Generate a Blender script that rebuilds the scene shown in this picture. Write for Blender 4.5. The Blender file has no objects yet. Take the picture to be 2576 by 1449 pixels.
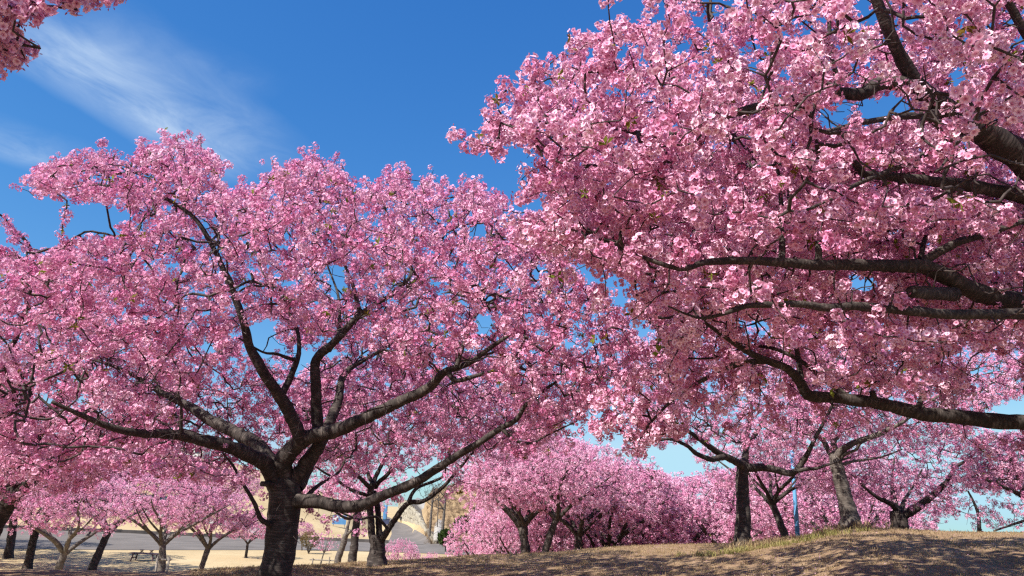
import bpy, math, random
import numpy as np
from mathutils import Vector, Matrix, Euler, noise as mnoise

random.seed(7)
rng = np.random.default_rng(7)
SC = bpy.context.scene
COL = SC.collection
R = math.radians

# ------------------------------------------------------------------ camera
FPX, CU, CV = 1839.0, 1288.0, 724.5          # working pixel grid 2576 x 1449
PITCH, ROLL = R(16.95), R(2.5)
EYE = Vector((0, 0, 1.6))
_f = Vector((0, math.cos(PITCH), math.sin(PITCH)))
_r0 = Vector((1, 0, 0))
_u0 = Vector((0, -math.sin(PITCH), math.cos(PITCH)))
CR = _r0 * math.cos(ROLL) + _u0 * math.sin(ROLL)
CUP = _u0 * math.cos(ROLL) - _r0 * math.sin(ROLL)
cam_d = bpy.data.cameras.new('camera')
cam = bpy.data.objects.new('camera', cam_d)
COL.objects.link(cam)
cam.matrix_world = Matrix(((CR.x, CUP.x, -_f.x, EYE.x), (CR.y, CUP.y, -_f.y, EYE.y),
                           (CR.z, CUP.z, -_f.z, EYE.z), (0, 0, 0, 1)))
cam_d.sensor_width = 36.0
cam_d.lens = 36.0 * FPX / 2576.0
cam_d.clip_start = 0.05
cam_d.clip_end = 6000
SC.camera = cam


def ray(u, v):
    return _f + CR * ((u - CU) / FPX) + CUP * ((CV - v) / FPX)


def at(u, v, Y):
    d = ray(u, v)
    return EYE + d * (Y / d.y)


def on_plane(u, v, z):
    d = ray(u, v)
    return EYE + d * ((z - EYE.z) / d.z)


_M = np.array([[*CR], [*CUP], [*_f]])


def project(P):
    q = (np.asarray(P) - np.array(EYE)) @ _M.T
    w = np.maximum(q[:, 2], 1e-4)
    u = CU + FPX * q[:, 0] / w
    v = CV - FPX * q[:, 1] / w
    return u, v, q[:, 2]


# ------------------------------------------------------------------ light
SUN_EL, SUN_AZ = 45.0, -131.0               # azimuth from +Y, clockwise towards +X
to_sun = Vector((math.sin(R(SUN_AZ)) * math.cos(R(SUN_EL)), math.cos(R(SUN_AZ)) * math.cos(R(SUN_EL)), math.sin(R(SUN_EL))))
world = bpy.data.worlds.new('World')
SC.world = world
world.use_nodes = True
WN, WL = world.node_tree.nodes, world.node_tree.links
WN.clear()


def wn(t, **k):
    n = WN.new(t)
    for a, b in k.items():
        setattr(n, a, b)
    return n


def wmath(op, a, b=None, c=None, clamp=False):
    n = wn('ShaderNodeMath', operation=op, use_clamp=clamp)
    for i, x in enumerate((a, b, c)):
        if x is None:
            continue
        if isinstance(x, (int, float)):
            n.inputs[i].default_value = x
        else:
            WL.new(x, n.inputs[i])
    return n.outputs[0]


sky = wn('ShaderNodeTexSky', sky_type='NISHITA', sun_disc=False)
sky.sun_elevation = R(SUN_EL)
sky.sun_rotation = R(SUN_AZ)
sky.altitude = 50
sky.air_density = 1.1
sky.dust_density = 0.25
sky.ozone_density = 4.0
SKY_STR = 0.115
# thin cirrus: noise on a flat layer high above (direction / height)
tc = wn('ShaderNodeTexCoord')
sep = wn('ShaderNodeSeparateXYZ')
WL.new(tc.outputs['Generated'], sep.inputs[0])
zc = wmath('MAXIMUM', sep.outputs[2], 0.02)
lx = wmath('DIVIDE', sep.outputs[0], zc)
ly = wmath('DIVIDE', sep.outputs[1], zc)


def layer(u, v):
    d = ray(u, v)
    return (d.x / d.z, d.y / d.z)


def streak(u0, v0, u1, v1, half_a, half_b, seed, gain):
    (x0, y0), (x1, y1) = layer(u0, v0), layer(u1, v1)
    L = math.hypot(x1 - x0, y1 - y0)
    ex, ey = (x1 - x0) / L, (y1 - y0) / L
    dx = wmath('SUBTRACT', lx, x0)
    dy = wmath('SUBTRACT', ly, y0)
    s = wmath('DIVIDE', wmath('ADD', wmath('MULTIPLY', dx, ex), wmath('MULTIPLY', dy, ey)), L)
    t = wmath('ADD', wmath('MULTIPLY', dx, -ey), wmath('MULTIPLY', dy, ex))
    comb = wn('ShaderNodeCombineXYZ')
    WL.new(wmath('MULTIPLY', s, 1.2), comb.inputs[0])
    WL.new(wmath('MULTIPLY', t, 3.0), comb.inputs[1])
    comb.inputs[2].default_value = seed
    nz = wn('ShaderNodeTexNoise')
    nz.inputs['Scale'].default_value = 1.6
    nz.inputs['Detail'].default_value = 9
    nz.inputs['Roughness'].default_value = 0.62
    nz.inputs['Distortion'].default_value = 0.5
    WL.new(comb.outputs[0], nz.inputs['Vector'])
    warp = wmath('MULTIPLY', wmath('SUBTRACT', nz.outputs[0], 0.5), 0.5)
    tw = wmath('ADD', t, wmath('MULTIPLY', warp, half_a))
    # soft on one side, crisper on the other
    side_a = wmath('SUBTRACT', 1.0, wmath('DIVIDE', wmath('ABSOLUTE', wmath('MAXIMUM', tw, 0.0)), half_a), clamp=True)
    side_b = wmath('SUBTRACT', 1.0, wmath('DIVIDE', wmath('ABSOLUTE', wmath('MINIMUM', tw, 0.0)), half_b), clamp=True)
    body = wmath('MULTIPLY', side_a, side_b)
    ends = wmath('MULTIPLY', wmath('MULTIPLY', wmath('ADD', s, 0.25), 2.5, clamp=True),
                 wmath('MULTIPLY', wmath('SUBTRACT', 1.3, s), 2.2, clamp=True))
    nzf = wmath('MULTIPLY', wmath('SUBTRACT', nz.outputs[0], 0.22), 2.1, clamp=True)
    return wmath('MULTIPLY', wmath('MULTIPLY', wmath('MULTIPLY', wmath('POWER', body, 1.2), ends), nzf), gain)


cl = wmath('ADD', streak(40, 90, 520, 400, 0.16, 0.40, 3.1, 1.0),
           streak(-160, 330, 140, 420, 0.12, 0.30, 8.4, 0.55))
cl = wmath('ADD', cl, streak(420, 130, 640, 220, 0.10, 0.14, 5.0, 0.12), clamp=True)
mixc = wn('ShaderNodeMixRGB')
# the camera's vivid rendering of a clear sky: per-channel contrast
EXPO_STOPS = 0.95
EXPO = 2 ** EXPO_STOPS
sc3 = wn('ShaderNodeSeparateColor')
WL.new(sky.outputs[0], sc3.inputs[0])
cc3 = wn('ShaderNodeCombineColor')
for ch, (gain, pw) in enumerate(((1.245, 1.44), (1.02, 0.937), (1.09, 0.56))):
    base_v = wmath('MINIMUM', wmath('MULTIPLY', sc3.outputs[ch], 0.115), (0.52, 0.76, 0.78)[ch])
    WL.new(wmath('MULTIPLY', wmath('POWER', base_v, pw), gain / EXPO / SKY_STR), cc3.inputs[ch])
mixc.inputs[2].default_value = (0.60 / EXPO / SKY_STR, 0.76 / EXPO / SKY_STR, 0.97 / EXPO / SKY_STR, 1)
WL.new(cl, mixc.inputs[0])
WL.new(cc3.outputs[0], mixc.inputs[1])
bg = wn('ShaderNodeBackground')
bg.inputs['Strength'].default_value = SKY_STR
WL.new(mixc.outputs[0], bg.inputs[0])
wo = wn('ShaderNodeOutputWorld')
WL.new(bg.outputs[0], wo.inputs[0])

sun_d = bpy.data.lights.new('sun', 'SUN')
sun_d.energy = 5.0
sun_d.angle = R(0.55)
sun_d.color = (1.0, 0.955, 0.88)
sun = bpy.data.objects.new('sun', sun_d)
COL.objects.link(sun)
sun.rotation_euler = to_sun.to_track_quat('Z', 'Y').to_euler()
sun.location = (-20, -20, 30)

VS = SC.view_settings
VS.view_transform = 'Standard'
VS.look = 'None'
VS.exposure = EXPO_STOPS
VS.gamma = 1.0
VS.use_curve_mapping = False
CY = SC.cycles
CY.max_bounces = 7
CY.diffuse_bounces = 3
CY.glossy_bounces = 2
CY.transmission_bounces = 4
CY.transparent_max_bounces = 4
CY.caustics_reflective = False
CY.caustics_refractive = False
CY.use_denoising = False
CY.pixel_filter_type = 'BLACKMAN_HARRIS'
CY.filter_width = 1.3


# ------------------------------------------------------------------ helpers
def tag(o, label=None, cat=None, group=None, kind=None):
    for k, x in (('label', label), ('category', cat), ('group', group), ('kind', kind)):
        if x:
            o[k] = x
    return o


def empty(name, loc, label, cat, group=None):
    o = bpy.data.objects.new(name, None)
    COL.objects.link(o)
    o.location = loc
    o.empty_display_size = 0.2
    return tag(o, label, cat, group)


def mesh_obj(name, verts, faces, mat, parent=None, smooth=False, attrs=None, edges=()):
    me = bpy.data.meshes.new(name)
    me.from_pydata([tuple(v) for v in verts], list(edges), [tuple(f) for f in faces])
    if mat:
        me.materials.append(mat)
    if smooth and len(me.polygons):
        me.polygons.foreach_set('use_smooth', [True] * len(me.polygons))
    for k, a in (attrs or {}).items():
        at_ = me.attributes.new(k, 'FLOAT', 'POINT')
        at_.data.foreach_set('value', np.asarray(a, dtype=np.float32))
    o = bpy.data.objects.new(name, me)
    COL.objects.link(o)
    if parent:
        o.parent = parent
    return o


def np_mesh(name, V, F, mat, smooth=False, n=4):
    """V (N,3) array, F (M,n) array -> mesh datablock, fast"""
    V = np.ascontiguousarray(V, dtype=np.float32)
    F = np.ascontiguousarray(F, dtype=np.int32)
    me = bpy.data.meshes.new(name)
    me.vertices.add(len(V))
    me.vertices.foreach_set('co', V.ravel())
    me.loops.add(F.size)
    me.loops.foreach_set('vertex_index', F.ravel())
    me.polygons.add(len(F))
    me.polygons.foreach_set('loop_start', np.arange(0, F.size, n, dtype=np.int32))
    if smooth:
        me.polygons.foreach_set('use_smooth', np.ones(len(F), dtype=bool))
    if mat:
        me.materials.append(mat)
    me.update()
    me.validate()
    return me


class MB:
    """collects simple solids into one mesh"""
    def __init__(s):
        s.v, s.f = [], []

    def box(s, c, size, rot=None):
        b = len(s.v)
        m = Euler(rot or (0, 0, 0)).to_matrix()
        for dx in (-.5, .5):
            for dy in (-.5, .5):
                for dz in (-.5, .5):
                    s.v.append(Vector(c) + m @ Vector((dx * size[0], dy * size[1], dz * size[2])))
        for q in ((0, 1, 3, 2), (4, 6, 7, 5), (0, 4, 5, 1), (2, 3, 7, 6), (0, 2, 6, 4), (1, 5, 7, 3)):
            s.f.append(tuple(b + i for i in q))
        return s

    def tube(s, pts, rad, n=8, cap=True):
        pts = [Vector(p) for p in pts]
        if isinstance(rad, (int, float)):
            rad = [rad] * len(pts)
        base = len(s.v)
        d0 = (pts[1] - pts[0]).normalized()
        nrm = d0.orthogonal().normalized()
        for i, p in enumerate(pts):
            d = (pts[min(i + 1, len(pts) - 1)] - pts[max(i - 1, 0)]).normalized()
            nrm = (nrm - d * nrm.dot(d)).normalized()
            bn = d.cross(nrm)
            for k in range(n):
                a = 2 * math.pi * k / n
                s.v.append(p + (nrm * math.cos(a) + bn * math.sin(a)) * rad[i])
        for i in range(len(pts) - 1):
            for k in range(n):
                a, b = base + i * n + k, base + i * n + (k + 1) % n
                s.f.append((a, b, b + n, a + n))
        if cap:
            s.f.append(tuple(base + k for k in range(n))[::-1])
            s.f.append(tuple(base + (len(pts) - 1) * n + k for k in range(n)))
        return s

    def build(s, name, mat, parent=None, smooth=False):
        return mesh_obj(name, s.v, s.f, mat, parent, smooth)


# ------------------------------------------------------------------ materials
def new_mat(name):
    m = bpy.data.materials.new(name)
    m.use_nodes = True
    n, l = m.node_tree.nodes, m.node_tree.links
    n.clear()
    out = n.new('ShaderNodeOutputMaterial')
    return m, n, l, out


def ramp(n, stops, interp='LINEAR'):
    r = n.new('ShaderNodeValToRGB')
    r.color_ramp.interpolation = interp
    while len(r.color_ramp.elements) < len(stops):
        r.color_ramp.elements.new(0.5)
    for e, (p, c) in zip(r.color_ramp.elements, stops):
        e.position = p
        e.color = (*c, 1) if len(c) == 3 else c
    return r


def plain(name, c1, c2, scale=8, rough=0.85, bump=0.15, spec=0.3, metal=0.0, detail=5):
    m, n, l, out = new_mat(name)
    b = n.new('ShaderNodeBsdfPrincipled')
    tcn = n.new('ShaderNodeTexCoord')
    nz = n.new('ShaderNodeTexNoise')
    nz.inputs['Scale'].default_value = scale
    nz.inputs['Detail'].default_value = detail
    l.new(tcn.outputs['Object'], nz.inputs['Vector'])
    r = ramp(n, [(0.3, c1), (0.7, c2)])
    l.new(nz.outputs[0], r.inputs[0])
    l.new(r.outputs[0], b.inputs['Base Color'])
    b.inputs['Roughness'].default_value = rough
    b.inputs['Specular IOR Level'].default_value = spec
    b.inputs['Metallic'].default_value = metal
    if bump:
        bp = n.new('ShaderNodeBump')
        bp.inputs['Strength'].default_value = bump
        bp.inputs['Distance'].default_value = 0.03
        l.new(nz.outputs[0], bp.inputs['Height'])
        l.new(bp.outputs[0], b.inputs['Normal'])
    l.new(b.outputs[0], out.inputs[0])
    return m


def petal_mat(name, pale, deep, heart, trans=0.42):
    m, n, l, out = new_mat(name)
    oi = n.new('ShaderNodeObjectInfo')
    r = ramp(n, [(0.0, deep), (0.45, tuple((a + b) / 2 for a, b in zip(pale, deep))), (1.0, pale)])
    l.new(oi.outputs['Random'], r.inputs[0])
    a = n.new('ShaderNodeAttribute')
    a.attribute_name = 'heart'
    mx = n.new('ShaderNodeMixRGB')
    l.new(a.outputs['Fac'], mx.inputs[0])
    l.new(r.outputs[0], mx.inputs[1])
    mx.inputs[2].default_value = (*heart, 1)
    # flowers of one branch are a little older or fresher than those of the next
    gp = n.new('ShaderNodeNewGeometry')
    nz = n.new('ShaderNodeTexNoise')
    nz.inputs['Scale'].default_value = 0.9
    nz.inputs['Detail'].default_value = 3
    l.new(gp.outputs['Position'], nz.inputs['Vector'])
    br_ = ramp(n, [(0.36, (0.86, 0.70, 0.78)), (0.52, (1.0, 0.98, 0.98)), (0.68, (1.0, 1.06, 1.03))])
    l.new(nz.outputs[0], br_.inputs[0])
    mv = n.new('ShaderNodeMixRGB')
    mv.blend_type = 'MULTIPLY'
    mv.inputs[0].default_value = 1.0
    l.new(mx.outputs[0], mv.inputs[1])
    l.new(br_.outputs[0], mv.inputs[2])
    mx = mv
    d = n.new('ShaderNodeBsdfDiffuse')
    t = n.new('ShaderNodeBsdfTranslucent')
    l.new(mx.outputs[0], d.inputs[0])
    l.new(mx.outputs[0], t.inputs[0])
    ms = n.new('ShaderNodeMixShader')
    ms.inputs[0].default_value = trans
    l.new(d.outputs[0], ms.inputs[1])
    l.new(t.outputs[0], ms.inputs[2])
    l.new(ms.outputs[0], out.inputs[0])
    return m


def leaf_mat(name, c1, c2, trans=0.35):
    m, n, l, out = new_mat(name)
    oi = n.new('ShaderNodeObjectInfo')
    r = ramp(n, [(0.0, c1), (1.0, c2)])
    l.new(oi.outputs['Random'], r.inputs[0])
    d = n.new('ShaderNodeBsdfDiffuse')
    t = n.new('ShaderNodeBsdfTranslucent')
    l.new(r.outputs[0], d.inputs[0])
    l.new(r.outputs[0], t.inputs[0])
    ms = n.new('ShaderNodeMixShader')
    ms.inputs[0].default_value = trans
    l.new(d.outputs[0], ms.inputs[1])
    l.new(t.outputs[0], ms.inputs[2])
    l.new(ms.outputs[0], out.inputs[0])
    return m


def bark_mat(name, dark, mid, light):
    m, n, l, out = new_mat(name)
    b = n.new('ShaderNodeBsdfPrincipled')
    tcn = n.new('ShaderNodeTexCoord')
    al = n.new('ShaderNodeAttribute')
    al.attribute_name = 'along'
    an = n.new('ShaderNodeAttribute')
    an.attribute_name = 'around'
    cmb = n.new('ShaderNodeCombineXYZ')
    l.new(al.outputs['Fac'], cmb.inputs[0])
    l.new(an.outputs['Fac'], cmb.inputs[1])
    mp = n.new('ShaderNodeMapping')
    mp.inputs['Scale'].default_value = (46, 1.6, 1)
    l.new(cmb.outputs[0], mp.inputs[0])
    band = n.new('ShaderNodeTexNoise')
    band.inputs['Scale'].default_value = 1.0
    band.inputs['Detail'].default_value = 4
    l.new(mp.outputs[0], band.inputs['Vector'])
    nz = n.new('ShaderNodeTexNoise')
    nz.inputs['Scale'].default_value = 7
    nz.inputs['Detail'].default_value = 8
    nz.inputs['Roughness'].default_value = 0.65
    l.new(tcn.outputs['Object'], nz.inputs['Vector'])
    r = ramp(n, [(0.32, dark), (0.52, mid), (0.72, light)])
    mxv = n.new('ShaderNodeMath')
    mxv.operation = 'MULTIPLY_ADD'
    mxv.inputs[1].default_value = 0.55
    l.new(band.outputs[0], mxv.inputs[0])
    half = n.new('ShaderNodeMath')
    half.operation = 'MULTIPLY'
    half.inputs[1].default_value = 0.45
    l.new(nz.outputs[0], half.inputs[0])
    l.new(half.outputs[0], mxv.inputs[2])
    l.new(mxv.outputs[0], r.inputs[0])
    l.new(r.outputs[0], b.inputs['Base Color'])
    b.inputs['Roughness'].default_value = 0.8
    b.inputs['Specular IOR Level'].default_value = 0.25
    bp = n.new('ShaderNodeBump')
    bp.inputs['Strength'].default_value = 0.7
    bp.inputs['Distance'].default_value = 0.02
    l.new(mxv.outputs[0], bp.inputs['Height'])
    l.new(bp.outputs[0], b.inputs['Normal'])
    l.new(b.outputs[0], out.inputs[0])
    return m


M = {}
M['petal_near'] = petal_mat('petal_near', (0.95, 0.68, 0.81), (0.80, 0.36, 0.56), (0.40, 0.04, 0.14), 0.24)
M['petal_mid'] = petal_mat('petal_mid', (0.95, 0.65, 0.80), (0.78, 0.29, 0.51), (0.40, 0.04, 0.14), 0.22)
M['petal_far'] = petal_mat('petal_far', (0.95, 0.69, 0.82), (0.80, 0.34, 0.55), (0.46, 0.07, 0.18), 0.24)
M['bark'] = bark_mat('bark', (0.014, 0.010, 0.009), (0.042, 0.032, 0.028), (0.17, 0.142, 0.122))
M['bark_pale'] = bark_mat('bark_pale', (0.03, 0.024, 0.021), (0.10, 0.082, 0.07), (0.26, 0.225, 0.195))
M['twig'] = plain('twig', (0.022, 0.015, 0.014), (0.075, 0.055, 0.05), scale=25, bump=0)
M['leaf_young'] = leaf_mat('leaf_young', (0.16, 0.10, 0.02), (0.20, 0.24, 0.04), 0.4)
M['leaf_green'] = leaf_mat('leaf_green', (0.025, 0.042, 0.014), (0.06, 0.085, 0.026), 0.3)
M['leaf_dark'] = leaf_mat('leaf_dark', (0.012, 0.030, 0.014), (0.03, 0.06, 0.025), 0.15)
M['leaf_olive'] = leaf_mat('leaf_olive', (0.10, 0.11, 0.03), (0.17, 0.17, 0.05), 0.3)
M['grass_dry'] = leaf_mat('grass_dry', (0.26, 0.18, 0.10), (0.44, 0.33, 0.19), 0.3)
M['grass_green'] = leaf_mat('grass_green', (0.20, 0.19, 0.06), (0.36, 0.31, 0.13), 0.3)
M['brush'] = plain('brush', (0.13, 0.085, 0.05), (0.27, 0.18, 0.11), scale=3, bump=0)
M['bush_twig'] = plain('bush_twig', (0.12, 0.085, 0.04), (0.22, 0.15, 0.07), scale=9, bump=0)
M['asphalt'] = plain('asphalt', (0.115, 0.098, 0.085), (0.175, 0.15, 0.132), scale=0.35, rough=0.9, bump=0.05, detail=10)
M['kerb'] = plain('kerb', (0.05, 0.045, 0.042), (0.12, 0.10, 0.09), scale=1.2, bump=0.2)
M['stone'] = plain('stone', (0.20, 0.17, 0.13), (0.46, 0.42, 0.33), scale=1.1, bump=0.6, detail=8)
M['mortar'] = plain('mortar', (0.05, 0.045, 0.04), (0.12, 0.10, 0.085), scale=2, bump=0.2)
M['concrete'] = plain('concrete', (0.22, 0.20, 0.18), (0.36, 0.33, 0.30), scale=0.8, bump=0.2)
M['blue_paint'] = plain('blue_paint', (0.10, 0.28, 0.52), (0.13, 0.34, 0.60), scale=3, rough=0.45, bump=0, spec=0.5)
M['blue_cloth'] = plain('blue_cloth', (0.05, 0.16, 0.33), (0.09, 0.22, 0.40), scale=2, bump=0)
M['navy'] = plain('navy', (0.03, 0.035, 0.08), (0.05, 0.06, 0.12), scale=4, bump=0)
M['white_paint'] = plain('white_paint', (0.46, 0.46, 0.46), (0.55, 0.55, 0.54), scale=1, bump=0)
M['lamp_glass'] = plain('lamp_glass', (0.75, 0.75, 0.72), (0.85, 0.85, 0.82), scale=1, bump=0, rough=0.2, spec=0.6)
M['glass'] = plain('glass', (0.02, 0.03, 0.05), (0.04, 0.05, 0.07), scale=1, bump=0, rough=0.08, spec=0.8)
M['wood_grey'] = plain('wood_grey', (0.14, 0.12, 0.10), (0.28, 0.25, 0.22), scale=14, bump=0.2)
M['wood_dark'] = plain('wood_dark', (0.05, 0.032, 0.045), (0.12, 0.075, 0.09), scale=10, bump=0.2)
M['cloth_dark'] = plain('cloth_dark', (0.012, 0.012, 0.014), (0.03, 0.028, 0.03), scale=9, bump=0)
M['cloth_trouser'] = plain('cloth_trouser', (0.02, 0.022, 0.03), (0.045, 0.045, 0.06), scale=9, bump=0)
M['skin'] = plain('skin', (0.42, 0.25, 0.17), (0.50, 0.30, 0.21), scale=6, bump=0)
M['roof'] = plain('roof', (0.20, 0.22, 0.24), (0.32, 0.34, 0.36), scale=1, bump=0)

# ground: dry winter lawn, barer soil on the tree mound, brown brushy bank
m, n, l, out = new_mat('dry_lawn')
b = n.new('ShaderNodeBsdfPrincipled')
geo = n.new('ShaderNodeNewGeometry')


def gnoise(scale, detail, rough=0.6, stretch=None):
    z = n.new('ShaderNodeTexNoise')
    z.inputs['Scale'].default_value = scale
    z.inputs['Detail'].default_value = detail
    z.inputs['Roughness'].default_value = rough
    if stretch:
        mp = n.new('ShaderNodeMapping')
        mp.inputs['Scale'].default_value = stretch
        l.new(geo.outputs['Position'], mp.inputs[0])
        l.new(mp.outputs[0], z.inputs['Vector'])
    else:
        l.new(geo.outputs['Position'], z.inputs['Vector'])
    return z


n_big, n_mid, n_fine = gnoise(0.07, 5), gnoise(0.55, 8, 0.7), gnoise(9.0, 9, 0.75)
lawn = ramp(n, [(0.30, (0.40, 0.30, 0.17)), (0.55, (0.48, 0.37, 0.215)), (0.75, (0.53, 0.42, 0.26))])
l.new(n_big.outputs[0], lawn.inputs[0])
lawn2 = n.new('ShaderNodeMixRGB')
lawn2.blend_type = 'MULTIPLY'
lawn2.inputs[0].default_value = 0.55
l.new(lawn.outputs[0], lawn2.inputs[1])
lr = ramp(n, [(0.3, (0.72, 0.66, 0.58)), (0.65, (1.0, 1.0, 1.0))])
l.new(n_mid.outputs[0], lr.inputs[0])
l.new(lr.outputs[0], lawn2.inputs[2])
soil = ramp(n, [(0.28, (0.10, 0.062, 0.040)), (0.47, (0.23, 0.150, 0.090)), (0.70, (0.42, 0.305, 0.190))])
smx = n.new('ShaderNodeMath')
smx.operation = 'MULTIPLY_ADD'
smx.inputs[1].default_value = 0.55
l.new(n_fine.outputs[0], smx.inputs[0])
sm2 = n.new('ShaderNodeMath')
sm2.operation = 'MULTIPLY'
sm2.inputs[1].default_value = 0.45
l.new(n_mid.outputs[0], sm2.inputs[0])
l.new(sm2.outputs[0], smx.inputs[2])
l.new(smx.outputs[0], soil.inputs[0])
mound = n.new('ShaderNodeAttribute')
mound.attribute_name = 'mound'
bank = n.new('ShaderNodeAttribute')
bank.attribute_name = 'bank'
m1 = n.new('ShaderNodeMixRGB')
l.new(mound.outputs['Fac'], m1.inputs[0])
l.new(lawn2.outputs[0], m1.inputs[1])
l.new(soil.outputs[0], m1.inputs[2])
bk = ramp(n, [(0.3, (0.15, 0.095, 0.055)), (0.5, (0.27, 0.18, 0.10)), (0.7, (0.38, 0.28, 0.15))])
l.new(n_mid.outputs[0], bk.inputs[0])
m2 = n.new('ShaderNodeMixRGB')
l.new(bank.outputs['Fac'], m2.inputs[0])
l.new(m1.outputs[0], m2.inputs[1])
l.new(bk.outputs[0], m2.inputs[2])
l.new(m2.outputs[0], b.inputs['Base Color'])
b.inputs['Roughness'].default_value = 0.95
b.inputs['Specular IOR Level'].default_value = 0.1
bp = n.new('ShaderNodeBump')
bp.inputs['Strength'].default_value = 0.6
bp.inputs['Distance'].default_value = 0.05
l.new(n_fine.outputs[0], bp.inputs['Height'])
l.new(bp.outputs[0], b.inputs['Normal'])
l.new(b.outputs[0], out.inputs[0])
M['ground'] = m

# ------------------------------------------------------------------ terrain
VALLEY = -2.7
crest_px = [(-600, 1440, 12), (300, 1452, 13.5), (734, 1432, 15), (930, 1420, 18.5), (1278, 1402, 20), (1515, 1382, 21),
            (1684, 1375, 21), (1850, 1368, 20), (2008, 1353, 19), (2120, 1335, 18.3), (2254, 1331, 18), (2423, 1338, 17.5),
            (2576, 1342, 17), (3200, 1365, 17)]
_cp = [at(*p) for p in crest_px]
c_az = np.array([math.atan2(p.x, p.y) for p in _cp])
c_r = np.array([math.hypot(p.x, p.y) for p in _cp])
c_z = np.array([p.z for p in _cp])


def az_of(u):
    p = at(u, 1330, 50)
    return math.atan2(p.x, p.y)


def sstep(x, a, b_):
    t = np.clip((x - a) / (b_ - a), 0, 1)
    return t * t * (3 - 2 * t)


hill_u = [-2500, -300, 300, 560, 700, 800, 880, 945, 1005, 1040, 1080, 1200, 1350, 1700, 2300, 3500]
hill_h = [13, 13, 12.5, 11.5, 9, 6.5, 4.0, 0.4, 0.4, 1.6, 7.5, 10.5, 9, 5, 0, -2]
hill_a = np.array([az_of(u) for u in hill_u])
hill_s = np.interp(hill_a, hill_a, [88, 88, 90, 92, 92, 92, 96, 110, 105, 96, 86, 84, 84, 84, 84, 84])


def ground_z(x, y):
    x, y = np.asarray(x, dtype=float), np.asarray(y, dtype=float)
    r = np.hypot(x, y)
    a = np.arctan2(x, y)
    back = np.clip((np.abs(a) - 1.0) / 1.2, 0, 1)
    rc = np.interp(a, c_az, c_r)
    zc_ = np.interp(a, c_az, c_z) * (1 - back)
    s = np.clip(r / rc, 0, 1)
    inner = zc_ * s * s * (3 - 2 * s)
    low = np.interp(a, [az_of(0), az_of(1300), az_of(2000), az_of(2600)], [VALLEY, VALLEY, VALLEY - 1.0, VALLEY - 3.0])
    fall = np.interp(a, [az_of(700), az_of(1000), az_of(1400), az_of(2200)], [17, 20, 26, 26])
    z = np.where(r <= rc, inner, zc_ + (low - zc_) * sstep(r, rc, rc + fall))
    hs = np.interp(a, hill_a, hill_s)
    hh = np.interp(a, hill_a, hill_h)
    z = z + hh * sstep(r, hs, hs + 75)
    z = z - 12 * sstep(r, 400, 1400) * (hh > 3)
    # small unevenness of the mound
    z = z + 0.03 * np.sin(x * 1.3 + 0.4 * y) * np.sin(y * 0.9 + 1.1) * (r < 60)
    return z


def gz(x, y):
    return float(ground_z(x, y))


na = 360
rad = np.concatenate([[0.0], np.linspace(1.0, 30, 70), np.geomspace(30.8, 200, 80), np.geomspace(210, 4500, 22)])
ang = np.concatenate([np.linspace(-0.85, 0.85, na), np.linspace(0.87, 2 * math.pi - 0.87, 100)])
A, RR = np.meshgrid(ang, rad[1:], indexing='ij')
X, Y = RR * np.sin(A), RR * np.cos(A)
Z = ground_z(X, Y)
# gentle fine relief close by
Z = Z + np.where(RR < 30, 0.018 * (np.sin(X * 5.1 + Y * 2.3) * np.sin(Y * 4.3 - X * 1.7)), 0)
V = np.stack([X, Y, Z], -1).reshape(-1, 3)
NA, NR = len(ang), len(rad) - 1
i, j = np.meshgrid(np.arange(NA), np.arange(NR - 1), indexing='ij')
i2 = (i + 1) % NA
F = np.stack([i * NR + j, i2 * NR + j, i2 * NR + j + 1, i * NR + j + 1], -1).reshape(-1, 4)
F = F[:, ::-1]
V = np.vstack([V, [[0, 0, 0]]])
me = np_mesh('ground', V, F, M['ground'], smooth=True)
rr = np.hypot(V[:, 0], V[:, 1])
aa = np.arctan2(V[:, 0], V[:, 1])
rcv = np.interp(aa, c_az, c_r)
mound_v = 1 - sstep(rr, rcv + 3, rcv + 14)
mound_v = np.maximum(mound_v, (aa > az_of(1250)) * 0.7 * (1 - sstep(rr, 60, 80)))
bank_v = sstep(aa, az_of(1025), az_of(1085)) * sstep(rr, 70, 92)
for k, arr in (('mound', mound_v), ('bank', bank_v)):
    a_ = me.attributes.new(k, 'FLOAT', 'POINT')
    a_.data.foreach_set('value', arr.astype(np.float32))
ground = bpy.data.objects.new('ground', me)
COL.objects.link(ground)
tag(ground, 'dry tan winter lawn with a bare tree mound and a valley', kind='structure')


def sheet(name, outline, mat, lift, sub=1.2):
    """draped sheet inside a pixel-free world outline given as two edge lists of equal length"""
    e0, e1 = outline
    vs, fs = [], []
    NX = 8
    cols = []
    for p, q in zip(e0, e1):
        cols.append([Vector(p).lerp(Vector(q), k / NX) for k in range(NX + 1)])
    dense = []
    for c0, c1 in zip(cols[:-1], cols[1:]):
        for s in range(6):
            dense.append([a.lerp(b_, s / 6) for a, b_ in zip(c0, c1)])
    dense.append(cols[-1])
    for c in dense:
        for p in c:
            vs.append((p.x, p.y, gz(p.x, p.y) + lift))
    for r_ in range(len(dense) - 1):
        for k in range(NX):
            a = r_ * (NX + 1) + k
            fs.append((a, a + 1, a + NX + 2, a + NX + 1))
    return tag(mesh_obj(name, vs, fs, mat, smooth=True), kind='structure')


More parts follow.
